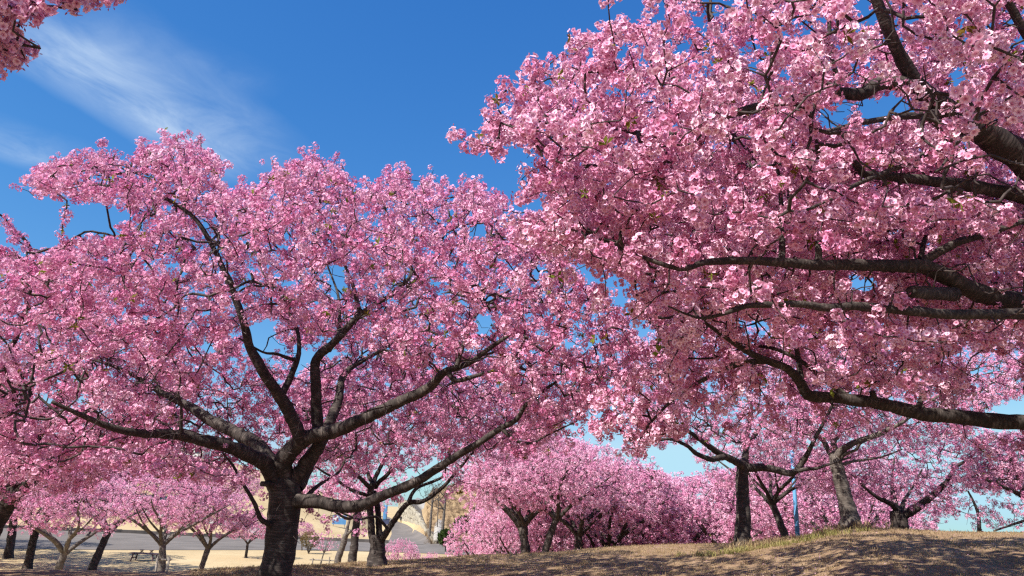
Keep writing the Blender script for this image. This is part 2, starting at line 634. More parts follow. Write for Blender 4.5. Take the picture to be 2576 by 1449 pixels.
far_px = [(-500, 1318), (0, 1338), (300, 1345), (560, 1353), (760, 1358), (900, 1364), (1000, 1368), (1091, 1372), (1150, 1374), (1330, 1380)]
near_px = [(-500, 1372), (0, 1381), (300, 1384), (560, 1384), (760, 1384), (900, 1387), (1000, 1390), (1091, 1393), (1150, 1396), (1330, 1404)]
road = sheet('road', ([on_plane(u, v, VALLEY) for u, v in far_px], [on_plane(u, v, VALLEY) for u, v in near_px]), M['asphalt'], 0.03)
pl_px = [(975, 1367), (985, 1345), (983, 1325), (970, 1310), (955, 1301)]
pr_px = [(1088, 1372), (1052, 1352), (1022, 1331), (998, 1314), (972, 1302)]
path = sheet('path', ([on_plane(u, v, VALLEY) for u, v in pl_px], [on_plane(u, v, VALLEY) for u, v in pr_px]), M['asphalt'], 0.05)
# side path climbing the lawn behind the little trees
sp0 = [(655, 1350), (600, 1330), (500, 1314), (410, 1302), (350, 1294)]
sp1 = [(690, 1352), (650, 1324), (530, 1304), (420, 1292), (350, 1287)]


def drape(u, v):
    d = ray(u, v)
    lo, hi = 20.0, 240.0
    t = 20.0
    while t < 260:
        p = EYE + d * t
        if p.z < gz(p.x, p.y):
            return p
        t += 0.5
    return EYE + d * 200


hillpath = sheet('hill_path', ([drape(*p) for p in sp0], [drape(*p) for p in sp1]), M['concrete'], 0.08)
# dark low kerb along the far side of the road
kb = MB()
for (u0, v0), (u1, v1) in zip(far_px[:-2], far_px[1:-1]):
    p, q = on_plane(u0, v0, VALLEY), on_plane(u1, v1, VALLEY)
    for k in range(4):
        a, b_ = p.lerp(q, k / 4), p.lerp(q, (k + 1) / 4)
        c = (a + b_) / 2
        d = b_ - a
        if u0 + (u1 - u0) * k / 4 > 960:
            continue
        kb.box((c.x, c.y + 0.4, gz(c.x, c.y) + 0.14), (d.length * 1.01, 0.7, 0.42), (0, 0, math.atan2(d.y, d.x)))
kerb = tag(kb.build('kerb', M['kerb']), kind='structure')

# ------------------------------------------------------------------ blossom, leaf and grass prototypes (never linked to the scene)
def proto(name, verts, faces, mat, heart=None):
    me_ = bpy.data.meshes.new(name)
    me_.from_pydata([tuple(v) for v in verts], [], faces)
    me_.materials.append(mat)
    if heart is not None:
        a_ = me_.attributes.new('heart', 'FLOAT', 'POINT')
        a_.data.foreach_set('value', heart)
    return bpy.data.objects.new(name, me_)


def flower(vs, fs, ht, c, nrm, r, rich):
    nrm = nrm.normalized()
    t = nrm.orthogonal().normalized()
    t = Matrix.Rotation(random.random() * 6.28, 3, nrm) @ t
    cup = random.uniform(0.10, 0.50)
    for k in range(5):
        a = 2 * math.pi * k / 5 + random.uniform(-.1, .1)
        d = Matrix.Rotation(a, 3, nrm) @ t
        s = nrm.cross(d)
        rr_ = r * random.uniform(0.85, 1.1)
        lift = cup + random.uniform(-.09, .09)
        b0 = len(vs)
        if rich:
            pts = [(0.04, 0, 0), (0.58, -0.46, 0.35), (0.99, -0.27, 0.9), (0.86, 0.0, 0.75), (0.99, 0.27, 0.9), (0.58, 0.46, 0.35)]
            hs = [1.0, 0.06, 0.0, 0.0, 0.0, 0.06]
        else:
            pts = [(0.0, 0, 0), (0.7, -0.42, 0.5), (1.0, 0.0, 0.85), (0.7, 0.42, 0.5)]
            hs = [0.75, 0.0, 0.0, 0.0]
        for x, y, z in pts:
            vs.append(c + d * (x * rr_) + s * (y * rr_) + nrm * (z * lift * rr_))
        ht.extend(hs)
        fs.append(tuple(range(b0, b0 + len(pts))))


def cluster(name, nfl, R0, fr, rich, mat, squash=1.0):
    vs, fs, ht = [], [], []
    off = random.random() * 6
    for k in range(nfl):
        z = 1 - 2 * (k + 0.5) / nfl
        ph = k * 2.39996 + off
        rad_ = math.sqrt(max(0, 1 - z * z))
        d = Vector((rad_ * math.cos(ph), rad_ * math.sin(ph), z)) + Vector([random.uniform(-.3, .3) for _ in range(3)])
        d.normalize()
        c = d * R0 * random.uniform(0.7, 1.12)
        c.z *= squash
        if not vs:
            vs.append(Vector((0, 0, 0)))
            ht.append(.8)
        sd_ = d.orthogonal().normalized() * .0012
        b0 = len(vs)
        vs += [c * .98 - sd_, c * .98 + sd_]
        ht.extend([.8, .8])
        fs.append((0, b0, b0 + 1))
        flower(vs, fs, ht, c, d + Vector([random.uniform(-.45, .45) for _ in range(3)]), fr * random.uniform(0.85, 1.15), rich)
    if rich:                                   # unopened red-pink buds on longer stalks
        for k in range(3):
            d = Vector([random.uniform(-1, 1) for _ in range(3)]).normalized()
            t1 = d.orthogonal().normalized() * .0045
            t2 = d.cross(t1)
            c = d * R0 * 1.25
            b0 = len(vs)
            vs += [c - d * .009, c + t1, c + t2, c - t1, c - t2, c + d * .011]
            ht.extend([.75] * 6)
            for q in range(4):
                a, b_ = b0 + 1 + q, b0 + 1 + (q + 1) % 4
                fs += [(b0, b_, a), (a, b_, b0 + 5)]
            sd_ = t1 * .25
            vs += [c - d * .008 - sd_, c - d * .008 + sd_]
            ht.extend([.8, .8])
            fs.append((0, len(vs) - 2, len(vs) - 1))
    return proto(name, vs, fs, mat, ht)


P_NEAR = [cluster('near_cluster', random.choice((11, 13, 15)), 0.050, 0.0205, True, M['petal_near'], random.uniform(.75, 1)) for _ in range(5)]
P_MID = [cluster('mid_cluster', random.choice((12, 14, 16)), 0.054, 0.020, False, M['petal_mid'], random.uniform(.75, 1)) for _ in range(5)]
P_FAR = [cluster('far_cluster', 13, 0.072, 0.028, False, M['petal_far'], random.uniform(.7, 1)) for _ in range(4)]


def leaf_tuft(name, n_, L, W, mat, spread=0.9):
    vs, fs = [], []
    for k in range(n_):
        a = 6.28 * k / n_ + random.uniform(-.4, .4)
        d = Vector((math.cos(a) * spread, math.sin(a) * spread, random.uniform(.3, 1.0))).normalized()
        s = d.orthogonal().normalized()
        s = Matrix.Rotation(random.random() * 6.28, 3, d) @ s
        L_ = L * random.uniform(.7, 1.2)
        b0 = len(vs)
        vs += [Vector((0, 0, 0)), d * L_ * .5 + s * W * .5, d * L_ + Vector((0, 0, -.15 * L_)), d * L_ * .5 - s * W * .5]
        fs.append((b0, b0 + 1, b0 + 2, b0 + 3))
    return proto(name, vs, fs, mat)


P_YOUNG = [leaf_tuft('young_leaf_tuft', 5, 0.055, 0.020, M['leaf_young']) for _ in range(3)]
P_GREEN = [leaf_tuft('green_leaf_tuft', 9, 0.22, 0.10, M['leaf_green'], 1.2) for _ in range(3)]
P_DARK = [leaf_tuft('needle_tuft', 12, 0.45, 0.07, M['leaf_dark'], 1.6) for _ in range(3)]
P_OLIVE = [leaf_tuft('olive_leaf_tuft', 10, 0.34, 0.15, M['leaf_olive'], 1.2) for _ in range(3)]


def grass_tuft(name, n_, h, mat, w=0.004):
    vs, fs = [], []
    for k in range(n_):
        a = random.random() * 6.28
        o = Vector((random.gauss(0, .05), random.gauss(0, .05), 0))
        d = Vector((math.cos(a), math.sin(a), 0)) * random.uniform(.15, 1.0)
        hh_ = h * random.uniform(.5, 1.1)
        s = Vector((-d.y, d.x, 0)).normalized() * w
        b0 = len(vs)
        vs += [o - s, o + s, o + d * hh_ * .45 + Vector((0, 0, hh_ * .6)) + s * .7, o + d * hh_ * .45 + Vector((0, 0, hh_ * .6)) - s * .7,
               o + d * hh_ + Vector((0, 0, hh_ * .85))]
        fs += [(b0, b0 + 1, b0 + 2, b0 + 3), (b0 + 3, b0 + 2, b0 + 4)]
    return proto(name, vs, fs, mat)


P_GRASS = [grass_tuft('dry_grass_tuft', 12, 0.045, M['grass_dry']) for _ in range(4)]
P_TALL = [grass_tuft('tall_grass_tuft', 26, 0.24, M['grass_dry'], 0.005) for _ in range(3)]
P_WEED = [grass_tuft('green_grass_tuft', 22, 0.13, M['grass_green'], 0.006) for _ in range(3)]

_groups = {}


def scatter_group(key, protos, smin, smax, full_rot=True):
    if key in _groups:
        return _groups[key]
    g = bpy.data.node_groups.new(key, 'GeometryNodeTree')
    g.interface.new_socket('Geometry', in_out='INPUT', socket_type='NodeSocketGeometry')
    g.interface.new_socket('Geometry', in_out='OUTPUT', socket_type='NodeSocketGeometry')
    N_, L_ = g.nodes, g.links
    gi, go = N_.new('NodeGroupInput'), N_.new('NodeGroupOutput')
    ip = N_.new('GeometryNodeInstanceOnPoints')
    jn = N_.new('GeometryNodeJoinGeometry')
    for p in protos:
        oi = N_.new('GeometryNodeObjectInfo')
        oi.inputs['Object'].default_value = p
        oi.inputs['As Instance'].default_value = True
        L_.new(oi.outputs['Geometry'], jn.inputs[0])
    rv = N_.new('FunctionNodeRandomValue')
    rv.data_type = 'FLOAT_VECTOR'
    hi = 6.2832
    rv.inputs['Min'].default_value = (0, 0, 0)
    rv.inputs['Max'].default_value = (hi, hi, hi) if full_rot else (0.25, 0.25, hi)
    rs = N_.new('FunctionNodeRandomValue')
    rs.data_type = 'FLOAT'
    rs.inputs[2].default_value = smin
    rs.inputs[3].default_value = smax
    rs.inputs['Seed'].default_value = 3
    L_.new(gi.outputs[0], ip.inputs['Points'])
    L_.new(jn.outputs[0], ip.inputs['Instance'])
    ip.inputs['Pick Instance'].default_value = True
    L_.new(rv.outputs[0], ip.inputs['Rotation'])
    L_.new(rs.outputs[1], ip.inputs['Scale'])
    L_.new(ip.outputs[0], go.inputs[0])
    _groups[key] = g
    return g


def scatter(name, pts, group, parent=None, label=None):
    me_ = bpy.data.meshes.new(name)
    me_.vertices.add(len(pts))
    me_.vertices.foreach_set('co', np.ascontiguousarray(pts, dtype=np.float32).ravel())
    o = bpy.data.objects.new(name, me_)
    COL.objects.link(o)
    md = o.modifiers.new('scatter', 'NODES')
    md.node_group = group
    if parent:
        o.parent = parent
    return tag(o, label, kind='stuff')


# ------------------------------------------------------------------ tree machinery
def catmull(pts, rads, step):
    """resample polyline through control points"""
    P = [Vector(p) for p in pts]
    out_p, out_r = [], []
    for k in range(len(P) - 1):
        p0, p1, p2, p3 = P[max(k - 1, 0)], P[k], P[k + 1], P[min(k + 2, len(P) - 1)]
        nseg = max(1, int((p2 - p1).length / step))
        for s in range(nseg):
            t = s / nseg
            q = 0.5 * ((2 * p1) + (p2 - p0) * t + (2 * p0 - 5 * p1 + 4 * p2 - p3) * t * t + (3 * p1 - p0 - 3 * p2 + p3) * t ** 3)
            out_p.append(q)
            out_r.append(rads[k] * (1 - t) + rads[k + 1] * t)
    out_p.append(P[-1])
    out_r.append(rads[-1])
    return out_p, out_r


def sweep(name, pts, rads, mat, parent, step=0.07, sides=12, flare=0.0, rough=0.10, seed=0.0, origin=Vector((0, 0, 0)), wob=0.25):
    P, Rr = catmull(pts, rads, step)
    vs, fs, al, ar = [], [], [], []
    d = (P[1] - P[0]).normalized()
    nrm = d.orthogonal().normalized()
    L = 0
    nP = []
    for k, p in enumerate(P):
        w = Rr[k] * wob
        nP.append(p + Vector(mnoise.noise_vector(p * 2.3 + Vector((seed, 0, 0)))) * w * (0 if k == 0 else 1))
    for k, p in enumerate(nP):
        d = (nP[min(k + 1, len(P) - 1)] - nP[max(k - 1, 0)])
        if d.length < 1e-6:
            d = Vector((0, 0, 1))
        d.normalize()
        nrm = (nrm - d * nrm.dot(d)).normalized()
        bn = d.cross(nrm)
        if k:
            L += (nP[k] - nP[k - 1]).length
        fl = 1 + flare * math.exp(-L / 0.28)
        for s in range(sides):
            a = 2 * math.pi * s / sides
            dirn = nrm * math.cos(a) + bn * math.sin(a)
            q = p + dirn * Rr[k]
            nz_ = mnoise.noise(q * (1.2 / max(Rr[k], .03)) * .5 + Vector((seed, 3, 1))) * rough + mnoise.noise(q * 14 + Vector((0, seed, 0))) * rough * .35
            lobes = 1 + (fl - 1) * (0.75 + 0.35 * math.sin(5 * a + seed))
            vs.append(p + dirn * Rr[k] * (lobes + nz_) - origin)
            al.append(L)
            ar.append(abs(s / sides * 2 - 1) * 2)
    for k in range(len(P) - 1):
        for s in range(sides):
            a, b_ = k * sides + s, k * sides + (s + 1) % sides
            fs.append((a, b_, b_ + sides, a + sides))
    n0 = (len(P) - 1) * sides
    fs.append(tuple(range(n0, n0 + sides)))
    o = mesh_obj(name, vs, fs, mat, parent, True, {'along': al, 'around': ar})
    return o, P, Rr


def grow(skel_p, skel_r, targets, step, sag=0.0, jit=0.010):
    """join every target to the nearest wood; returns nodes, parent, radius, is_twig"""
    n0 = len(skel_p)
    cap = n0 + int(len(targets) * 14) + 1000
    nodes = np.zeros((cap, 3))
    par = np.full(cap, -1, dtype=int)
    nodes[:n0] = skel_p
    n_ = n0
    T = np.asarray(targets)
    d0 = np.empty(len(T))
    for k in range(0, len(T), 500):
        q = T[k:k + 500, None, :] - nodes[None, :n0, :]
        d0[k:k + 500] = np.sqrt((q ** 2).sum(-1).min(1))
    for ti in np.argsort(d0):
        t = T[ti]
        q = nodes[:n_] - t
        dd = np.einsum('ij,ij->i', q, q)
        jn = int(dd.argmin())
        dist = math.sqrt(dd[jn])
        if dist < step * .6:
            continue
        ns = max(1, int(round(dist / step)))
        if n_ + ns >= cap:
            break
        a = nodes[jn].copy()
        bow = rng.normal(0, dist * 0.06, 3)
        prev = jn
        for s in range(1, ns + 1):
            f = s / ns
            p = a + (t - a) * f + bow * (4 * f * (1 - f)) + rng.normal(0, jit, 3) * (s < ns)
            nodes[n_] = p
            par[n_] = prev
            prev = n_
            n_ += 1
    nodes, par = nodes[:n_], par[:n_]
    cnt = np.ones(n_)
    for k in range(n_ - 1, n0 - 1, -1):
        if par[k] >= 0:
            cnt[par[k]] += cnt[k]
    return nodes, par, cnt, n0


def seg_tubes(P0, P1, R0, R1, sides):
    d = P1 - P0
    Ln = np.linalg.norm(d, axis=1, keepdims=True)
    d = d / np.maximum(Ln, 1e-6)
    ref = np.where(np.abs(d[:, 2:3]) > 0.9, np.array([[1.0, 0, 0]]), np.array([[0, 0, 1.0]]))
    a = np.cross(d, ref)
    a /= np.maximum(np.linalg.norm(a, axis=1, keepdims=True), 1e-6)
    b_ = np.cross(d, a)
    Vv = []
    for P, Rr in ((P0 - d * R0[:, None] * .3, R0), (P1 + d * R1[:, None] * .3, R1)):
        for s in range(sides):
            an = 2 * math.pi * s / sides
            Vv.append(P + (a * math.cos(an) + b_ * math.sin(an)) * Rr[:, None])
    Vv = np.stack(Vv, 1)                      # (N, 2*sides, 3)
    base = np.arange(len(P0))[:, None] * 2 * sides
    Fs = []
    for s in range(sides):
        s2 = (s + 1) % sides
        Fs.append(np.concatenate([base + s, base + s2, base + sides + s2, base + sides + s], 1))
    return Vv.reshape(-1, 3), np.stack(Fs, 1).reshape(-1, 4)


def inpoly(u, v, poly):
    poly = np.asarray(poly, dtype=float)
    ins = np.zeros(len(u), dtype=bool)
    x0, y0 = poly[-1]
    for x1, y1 in poly:
        c = (y0 > v) != (y1 > v)
        with np.errstate(divide='ignore', invalid='ignore'):
            xs = (x1 - x0) * (v - y0) / (y1 - y0 + 1e-12) + x0
        ins ^= c & (u < xs)
        x0, y0 = x1, y1
    return ins


WAVES = rng.normal(0, 1, (9, 3))
PHASES = rng.random(9) * 6.28


def sample_ellipsoids(ells, n_, accept=None, shell=0.0, clump=None, thr=-0.22):
    """ells: (centre, radii, weight); rejection-sample n points"""
    out_ = []
    w = np.array([e[2] * e[1][0] * e[1][1] * e[1][2] for e in ells])
    w = w / w.sum()
    tries = 0
    tot = 0
    while tot < n_ and tries < 60:
        tries += 1
        k = rng.choice(len(ells), size=4000, p=w)
        d = rng.normal(size=(4000, 3))
        d /= np.linalg.norm(d, axis=1, keepdims=True)
        r_ = rng.random(4000) ** (1 / (3 + shell * 4))
        C = np.array([list(e[0]) for e in ells])[k]
        Rd = np.array([list(e[1]) for e in ells])[k]
        p = C + d * r_[:, None] * Rd
        keep = np.ones(len(p), dtype=bool)
        if clump:
            f = sum(np.sin(p @ wv + ph) for wv, ph in zip(WAVES * clump, PHASES)) / 3.0
            f = f + .5 * sum(np.sin(p @ wv + 2 * ph) for wv, ph in zip(WAVES * clump * 3.3, PHASES)) / 3.0
            keep &= f > thr + rng.normal(0, .15, len(p))
        if accept is not None:
            keep &= accept(p)
        p = p[keep]
        out_.append(p)
        tot += len(p)
    return np.vstack(out_)[:n_]


def clear_front(P, limbs, rmin, margin, prob):
    """thick limbs carry their blossom on side twigs: drop clusters that hang right in front of bare wood"""
    S, Rd = [], []
    for nm, pts, rads in limbs:
        q, r_ = catmull(pts, rads, 0.08)
        for a_, b_ in zip(q, r_):
            if b_ > rmin:
                S.append(list(a_))
                Rd.append(b_)
    S, Rd = np.array(S), np.array(Rd)
    su, sv_, sw = project(S)
    pr = FPX * Rd / sw
    u, v, w = project(P)
    hit = np.zeros(len(P), dtype=bool)
    for k in range(0, len(P), 2000):
        dd = np.hypot(u[k:k + 2000, None] - su, v[k:k + 2000, None] - sv_) - pr - margin
        hit[k:k + 2000] = ((dd < FPX * .06 / np.maximum(w[k:k + 2000, None], .5)) & (w[k:k + 2000, None] < sw + .05)).any(1)
    wob = np.sin(P[:, 0] * 2.1 + 3 * P[:, 2]) * np.sin(P[:, 1] * 2.7 + P[:, 0] * 1.7)
    return ~(hit & (wob > prob))


def make_tree(label, base, limbs, targets, step=0.10, proto_key='mid', per_node=1.3, twig_r=0.0026, max_r=0.015, jitter=0.035,
              leaves=0.05, group=None, parts=0, thin=0.011, gap=None, pale=False, name='cherry_tree', sides=12, blossom=True, category='cherry tree',
              trunk_flare=0.6, fine=0):
    """limbs: list of (name, pts, radii).  Coordinates are world; children are stored relative to the base Empty."""
    base = Vector(base)
    root = empty(name, base, label, category, group)
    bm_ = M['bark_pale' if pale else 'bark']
    SP, SR = [], []
    for k, (nm, pts, rads) in enumerate(limbs):
        big = rads[0] > 0.09
        o, P, Rr = sweep(nm, pts, rads, bm_, root, step=0.06 if big else 0.05, sides=sides if big else max(7, sides - 4), flare=trunk_flare if nm == 'trunk' else 0.12,
                         rough=0.20 if nm == 'trunk' else 0.20, seed=k * 3.7 + base.x, origin=base, wob=0.0 if nm == 'trunk' else 0.16)
        if nm != 'trunk':
            skip = 3
            SP += P[skip::2]
            SR += Rr[skip::2]
    SP = np.array([list(p) for p in SP])
    if fine:
        k = rng.choice(len(SP), fine)
        dv = rng.normal(0, 1, (fine, 3))
        dv /= np.linalg.norm(dv, axis=1, keepdims=True)
        targets = np.vstack([targets, SP[k] + dv * rng.uniform(.18, .6, (fine, 1))])
    nodes, par, cnt, n0 = grow(SP, SR, targets, step)
    idx = np.arange(n0, len(nodes))
    rad_ = np.minimum(twig_r * cnt ** 0.36, max_r)
    # attach radius must not exceed its limb
    pidx = par[idx]
    prad = np.where(pidx >= n0, rad_[pidx], rad_[idx])
    Vt, Ft = seg_tubes(nodes[pidx] - np.array(base), nodes[idx] - np.array(base), np.maximum(prad, rad_[idx]), rad_[idx], 4)
    tw = bpy.data.objects.new('twigs', np_mesh('twigs', Vt, Ft, M['twig'], smooth=True))
    COL.objects.link(tw)
    tw.parent = root
    tag(tw, kind='stuff')
    info = {'root': root, 'base': base}
    if blossom:
        sel = idx[rad_[idx] < thin]
        pts = []
        whole = int(per_node)
        for k in range(whole + 1):
            s_ = sel if k < whole else sel[rng.random(len(sel)) < per_node - whole]
            q = nodes[s_] + rng.normal(0, jitter, (len(s_), 3))
            pts.append(q)
        pts = np.vstack(pts)
        if gap is not None:
            pts = pts[gap(pts)]
        nl = int(len(pts) * leaves)
        if nl:
            lp = pts[rng.choice(len(pts), nl, replace=False)] + rng.normal(0, .05, (nl, 3))
            scatter('young_leaves', lp - np.array(base), scatter_group('young', P_YOUNG, .8, 1.5), root)
        if parts:
            u, v, w = project(pts)
            vis = (u > 0) & (u < 2576) & (v > 0) & (v < 1449) & (w > 0.3)
            order = np.argsort(np.where(vis, w, 1e9))[:parts]
            order = order[vis[order]]
            protos = {'near': P_NEAR, 'mid': P_MID, 'far': P_FAR}[proto_key]
            for q in pts[order]:
                o = bpy.data.objects.new('blossom_cluster', random.choice(protos).data)
                COL.objects.link(o)
                o.parent = root
                o.location = Vector(q) - base
                o.rotation_euler = [random.random() * 6.28 for _ in range(3)]
                s_ = random.uniform(.65, 1.15)
                o.scale = (s_, s_, s_)
            pts = np.delete(pts, order, 0)
        g = {'near': ('near', P_NEAR, .6, 1.15), 'mid': ('mid', P_MID, .6, 1.2), 'far': ('far', P_FAR, .5, 1.05)}[proto_key]
        scatter('blossom', pts - np.array(base), scatter_group(*g), root)
        info['n'] = len(pts)
    print('TREE', label[:40], 'targets', len(targets), 'twigs', len(idx), 'blossoms', info.get('n'))
    return info


def L(nm, px, radii, end=None):
    """limb from pixel + depth control points (u, v, Y); radii first..last are interpolated"""
    pts = [at(*p) for p in px]
    if isinstance(radii, tuple) and len(radii) == 2:
        radii = list(np.linspace(radii[0], radii[1], len(pts)))
    return (nm, pts, list(radii))


def path3(nm, uv, Y0, Y1, r0, r1):
    k = len(uv)
    return L(nm, [(u, v, Y0 + (Y1 - Y0) * i / (k - 1)) for i, (u, v) in enumerate(uv)], (r0, r1))


# ------------------------------------------------------------------ the big cherry on the left of the mound
B1 = at(690, 1449, 11.0)
g1 = gz(B1.x, B1.y)
trunk_foot = Vector((B1.x - 0.05, 11.0, g1 - 0.12))
T1 = [('trunk', [trunk_foot, at(692, 1440, 11), at(712, 1330, 11), at(718, 1250, 11), at(722, 1205, 11)], [.25, .225, .215, .225, .20])]
T1 += [
    path3('limb', [(700, 1230), (672, 1170), (641, 1150), (593, 1129), (542, 1115), (463, 1097), (400, 1091), (356, 1090), (288, 1077), (210, 1047), (130, 1010)], 11, 8.8, .125, .020),
    path3('limb', [(455, 1096), (455, 1060), (456, 1023), (448, 990)], 9.7, 9.5, .028, .014),
    path3('limb', [(695, 1215), (677, 1160), (637, 1112), (574, 1079), (518, 1051), (479, 1023), (455, 1012), (407, 988), (330, 940), (240, 905)], 11, 12.6, .13, .025),
    path3('limb', [(715, 1215), (715, 1165), (740, 1128), (757, 1105), (733, 1051), (709, 1004), (685, 972), (661, 932), (629, 877), (618, 833), (606, 790), (575, 710), (535, 620), (480, 540), (380, 485), (230, 462), (120, 455)], 11, 8.8, .12, .005),
    path3('limb', [(707, 998), (729, 952), (745, 912), (752, 890), (748, 830), (715, 760)], 10.4, 10.6, .055, .02),
    path3('limb', [(748, 905), (729, 902), (695, 890), (661, 886), (600, 850)], 10.5, 9.8, .03, .012),
    path3('limb', [(735, 1215), (775, 1160), (802, 1120), (798, 1071), (796, 1010), (796, 972), (795, 905), (832, 869), (852, 849), (895, 801), (939, 769), (979, 746), (1026, 722), (1090, 650), (1130, 560)], 11, 10.0, .108, .012),
    path3('limb', [(905, 785), (895, 745), (887, 714), (868, 670), (830, 600), (790, 510)], 10.4, 10.2, .035, .010),
    path3('limb', [(979, 746), (1034, 690), (1018, 635), (991, 587), (960, 500)], 10.3, 10.6, .032, .010),
    path3('limb', [(852, 849), (854, 800), (850, 740), (820, 660)], 10.5, 11.6, .035, .012),
    path3('limb', [(725, 1225), (709, 1165), (740, 1122), (780, 1099), (840, 1083), (899, 1059), (979, 1023), (1058, 988), (1098, 956), (1118, 936), (1177, 914), (1240, 870), (1300, 830)], 11, 9.4, .14, .020),
    path3('limb', [(1130, 938), (1149, 958), (1217, 940), (1296, 924), (1356, 942), (1440, 940)], 9.7, 9.3, .035, .010),
    path3('limb', [(1150, 920), (1165, 870), (1189, 805), (1229, 762), (1308, 712), (1330, 660)], 9.6, 9.6, .030, .010),
    path3('limb', [(745, 1225), (780, 1155), (812, 1103), (835, 1050), (852, 1004), (860, 956), (875, 932), (900, 915), (960, 880), (1020, 840)], 11.1, 13.0, .115, .018),
    path3('limb', [(735, 1262), (757, 1260), (808, 1264), (859, 1274), (910, 1270), (961, 1246), (1028, 1222), (1079, 1192), (1147, 1148), (1197, 1119), (1257, 1079), (1300, 1055), (1330, 1010), (1400, 960)], 11, 9.2, .105, .018),
    path3('limb', [(1262, 1078), (1296, 1107), (1336, 1115), (1376, 1095), (1450, 1060)], 9.6, 9.2, .026, .008),
    path3('limb', [(690, 1330), (676, 1318), (656, 1305), (639, 1263), (610, 1215), (585, 1170), (560, 1140)], 10.9, 10.2, .042, .012),
    path3('limb', [(700, 1222), (680, 1218), (657, 1217)], 10.9, 10.7, .05, .035),
    path3('limb', [(765, 1255), (800, 1222), (850, 1190), (870, 1150)], 11.1, 12.2, .035, .012),
]
POLY_L = [(-900, 650), (-300, 640), (-100, 630), (0, 622), (95, 645), (190, 598), (300, 590), (305, 555), (400, 545), (330, 505), (240, 490), (130, 478), (75, 462), (75, 448),
          (165, 382), (255, 362), (305, 425), (370, 352), (470, 346), (545, 388), (565, 470), (640, 470), (690, 418), (760, 385), (850, 400),
          (905, 480), (960, 450), (1000, 410), (1035, 500), (1090, 425), (1140, 510), (1190, 430), (1282, 480), (1268, 512), (1220, 565), (1290, 560), (1330, 530),
          (1400, 600), (1440, 670), (1540, 748), (1598, 836), (1622, 900), (1568, 960), (1490, 1010), (1450, 1060), (1380, 1105), (1290, 1135), (1150, 1110), (1000, 1120), (830, 1160),
          (640, 1200), (560, 1215), (400, 1200), (250, 1170), (100, 1200), (-900, 1300)]
POLY_L = [(u, v + 14 if v < 700 and u < 1300 else v) for u, v in POLY_L]
HOLLOW = [(450, 1130), (470, 1000), (600, 860), (720, 830), (900, 850), (1000, 930), (1130, 900), (1300, 1000), (1280, 1120), (1100, 1200), (600, 1200)]
HOLES = [[(615, 815), (680, 800), (700, 860), (680, 920), (630, 880)], [(820, 660), (860, 660), (880, 730), (840, 760)],
         [(1170, 560), (1215, 560), (1225, 600), (1180, 600)], [(1190, 800), (1230, 780), (1250, 830), (1210, 850)], [(740, 870), (800, 880), (790, 960), (735, 950)],
         [(470, 870), (540, 860), (550, 890), (480, 900)]]


def acc1(p):
    u, v, w = project(p)
    k = inpoly(u, v, POLY_L)
    h = inpoly(u, v, HOLLOW) & (p[:, 1] < 12.2)
    k &= ~h | (rng.random(len(p)) < 0.05)
    for q in HOLES:
        k &= ~inpoly(u, v, q)
    return k


c1 = Vector((-2.4, 10.8, 3.9))
ELL1 = [(c1, (6.0, 4.4, 3.6), 1.0), (Vector((-4.6, 9.6, 4.0)), (3.6, 3.0, 3.2), 1.0), (Vector((-5.4, 7.6, 3.6)), (2.4, 1.8, 1.4), .8), (Vector((0.6, 9.8, 3.6)), (2.6, 2.4, 2.6), 1.2), (at(260, 440, 8.8), (1.6, 1.0, .45), 1.8), (Vector((-2.4, 13.6, 3.2)), (4.6, 2.0, 1.9), 1.3),
        (at(600, 420, 9.4), (1.5, 1.5, .5), 1.5), (at(1100, 500, 10), (1.2, 1.5, .7), 2.0), (at(1400, 850, 9.4), (1.3, 1.3, 1.2), 1.5), (at(850, 450, 10), (1.6, 1.6, .5), 1.5)]
tg1 = sample_ellipsoids(ELL1, 8200, acc1, shell=0.35, clump=2.7, thr=-0.08)


def sprigs(poly, n_, y0, y1, lean):
    """short flowering shoots that stand proud of the crown outline"""
    out_ = []
    seg = [math.dist(a, b_) for a, b_ in zip(poly[:-1], poly[1:])]
    for _ in range(n_):
        k = random.choices(range(len(seg)), seg)[0]
        f = random.random()
        u = poly[k][0] * (1 - f) + poly[k + 1][0] * f
        v = poly[k][1] * (1 - f) + poly[k + 1][1] * f
        Yd = random.uniform(y0, y1)
        Ln = random.uniform(8, 36) * (10.5 / Yd) ** .35
        du = random.uniform(-14, 14) + lean[0] * Ln
        for q in (-.5, .1, .55, 1.0):
            out_.append(list(at(u + du * q, v + lean[1] * Ln * q, Yd)))
    return np.array(out_)


tg1 = np.vstack([tg1, sprigs(POLY_L[12:39], 75, 8.6, 11.2, (0, -1)), sprigs(POLY_L[2:12], 18, 8.4, 10, (-.4, -.7))])


def gap1(p):
    u, v, w = project(p)
    k = np.ones(len(p), dtype=bool)
    h = inpoly(u, v, HOLLOW) & (p[:, 1] < 11.6)
    k &= ~h | (rng.random(len(p)) < 0.12)
    k &= clear_front(p, T1, .026, 2, -.62)
    for q in HOLES:
        k &= ~inpoly(u, v, q)
    return k


make_tree('big cherry tree with thick dark trunk and a long low limb crossing the forked trunk', trunk_foot + Vector((0, 0, .12)), T1, tg1,
          step=0.10, per_node=1.3, parts=300, gap=gap1, fine=600)

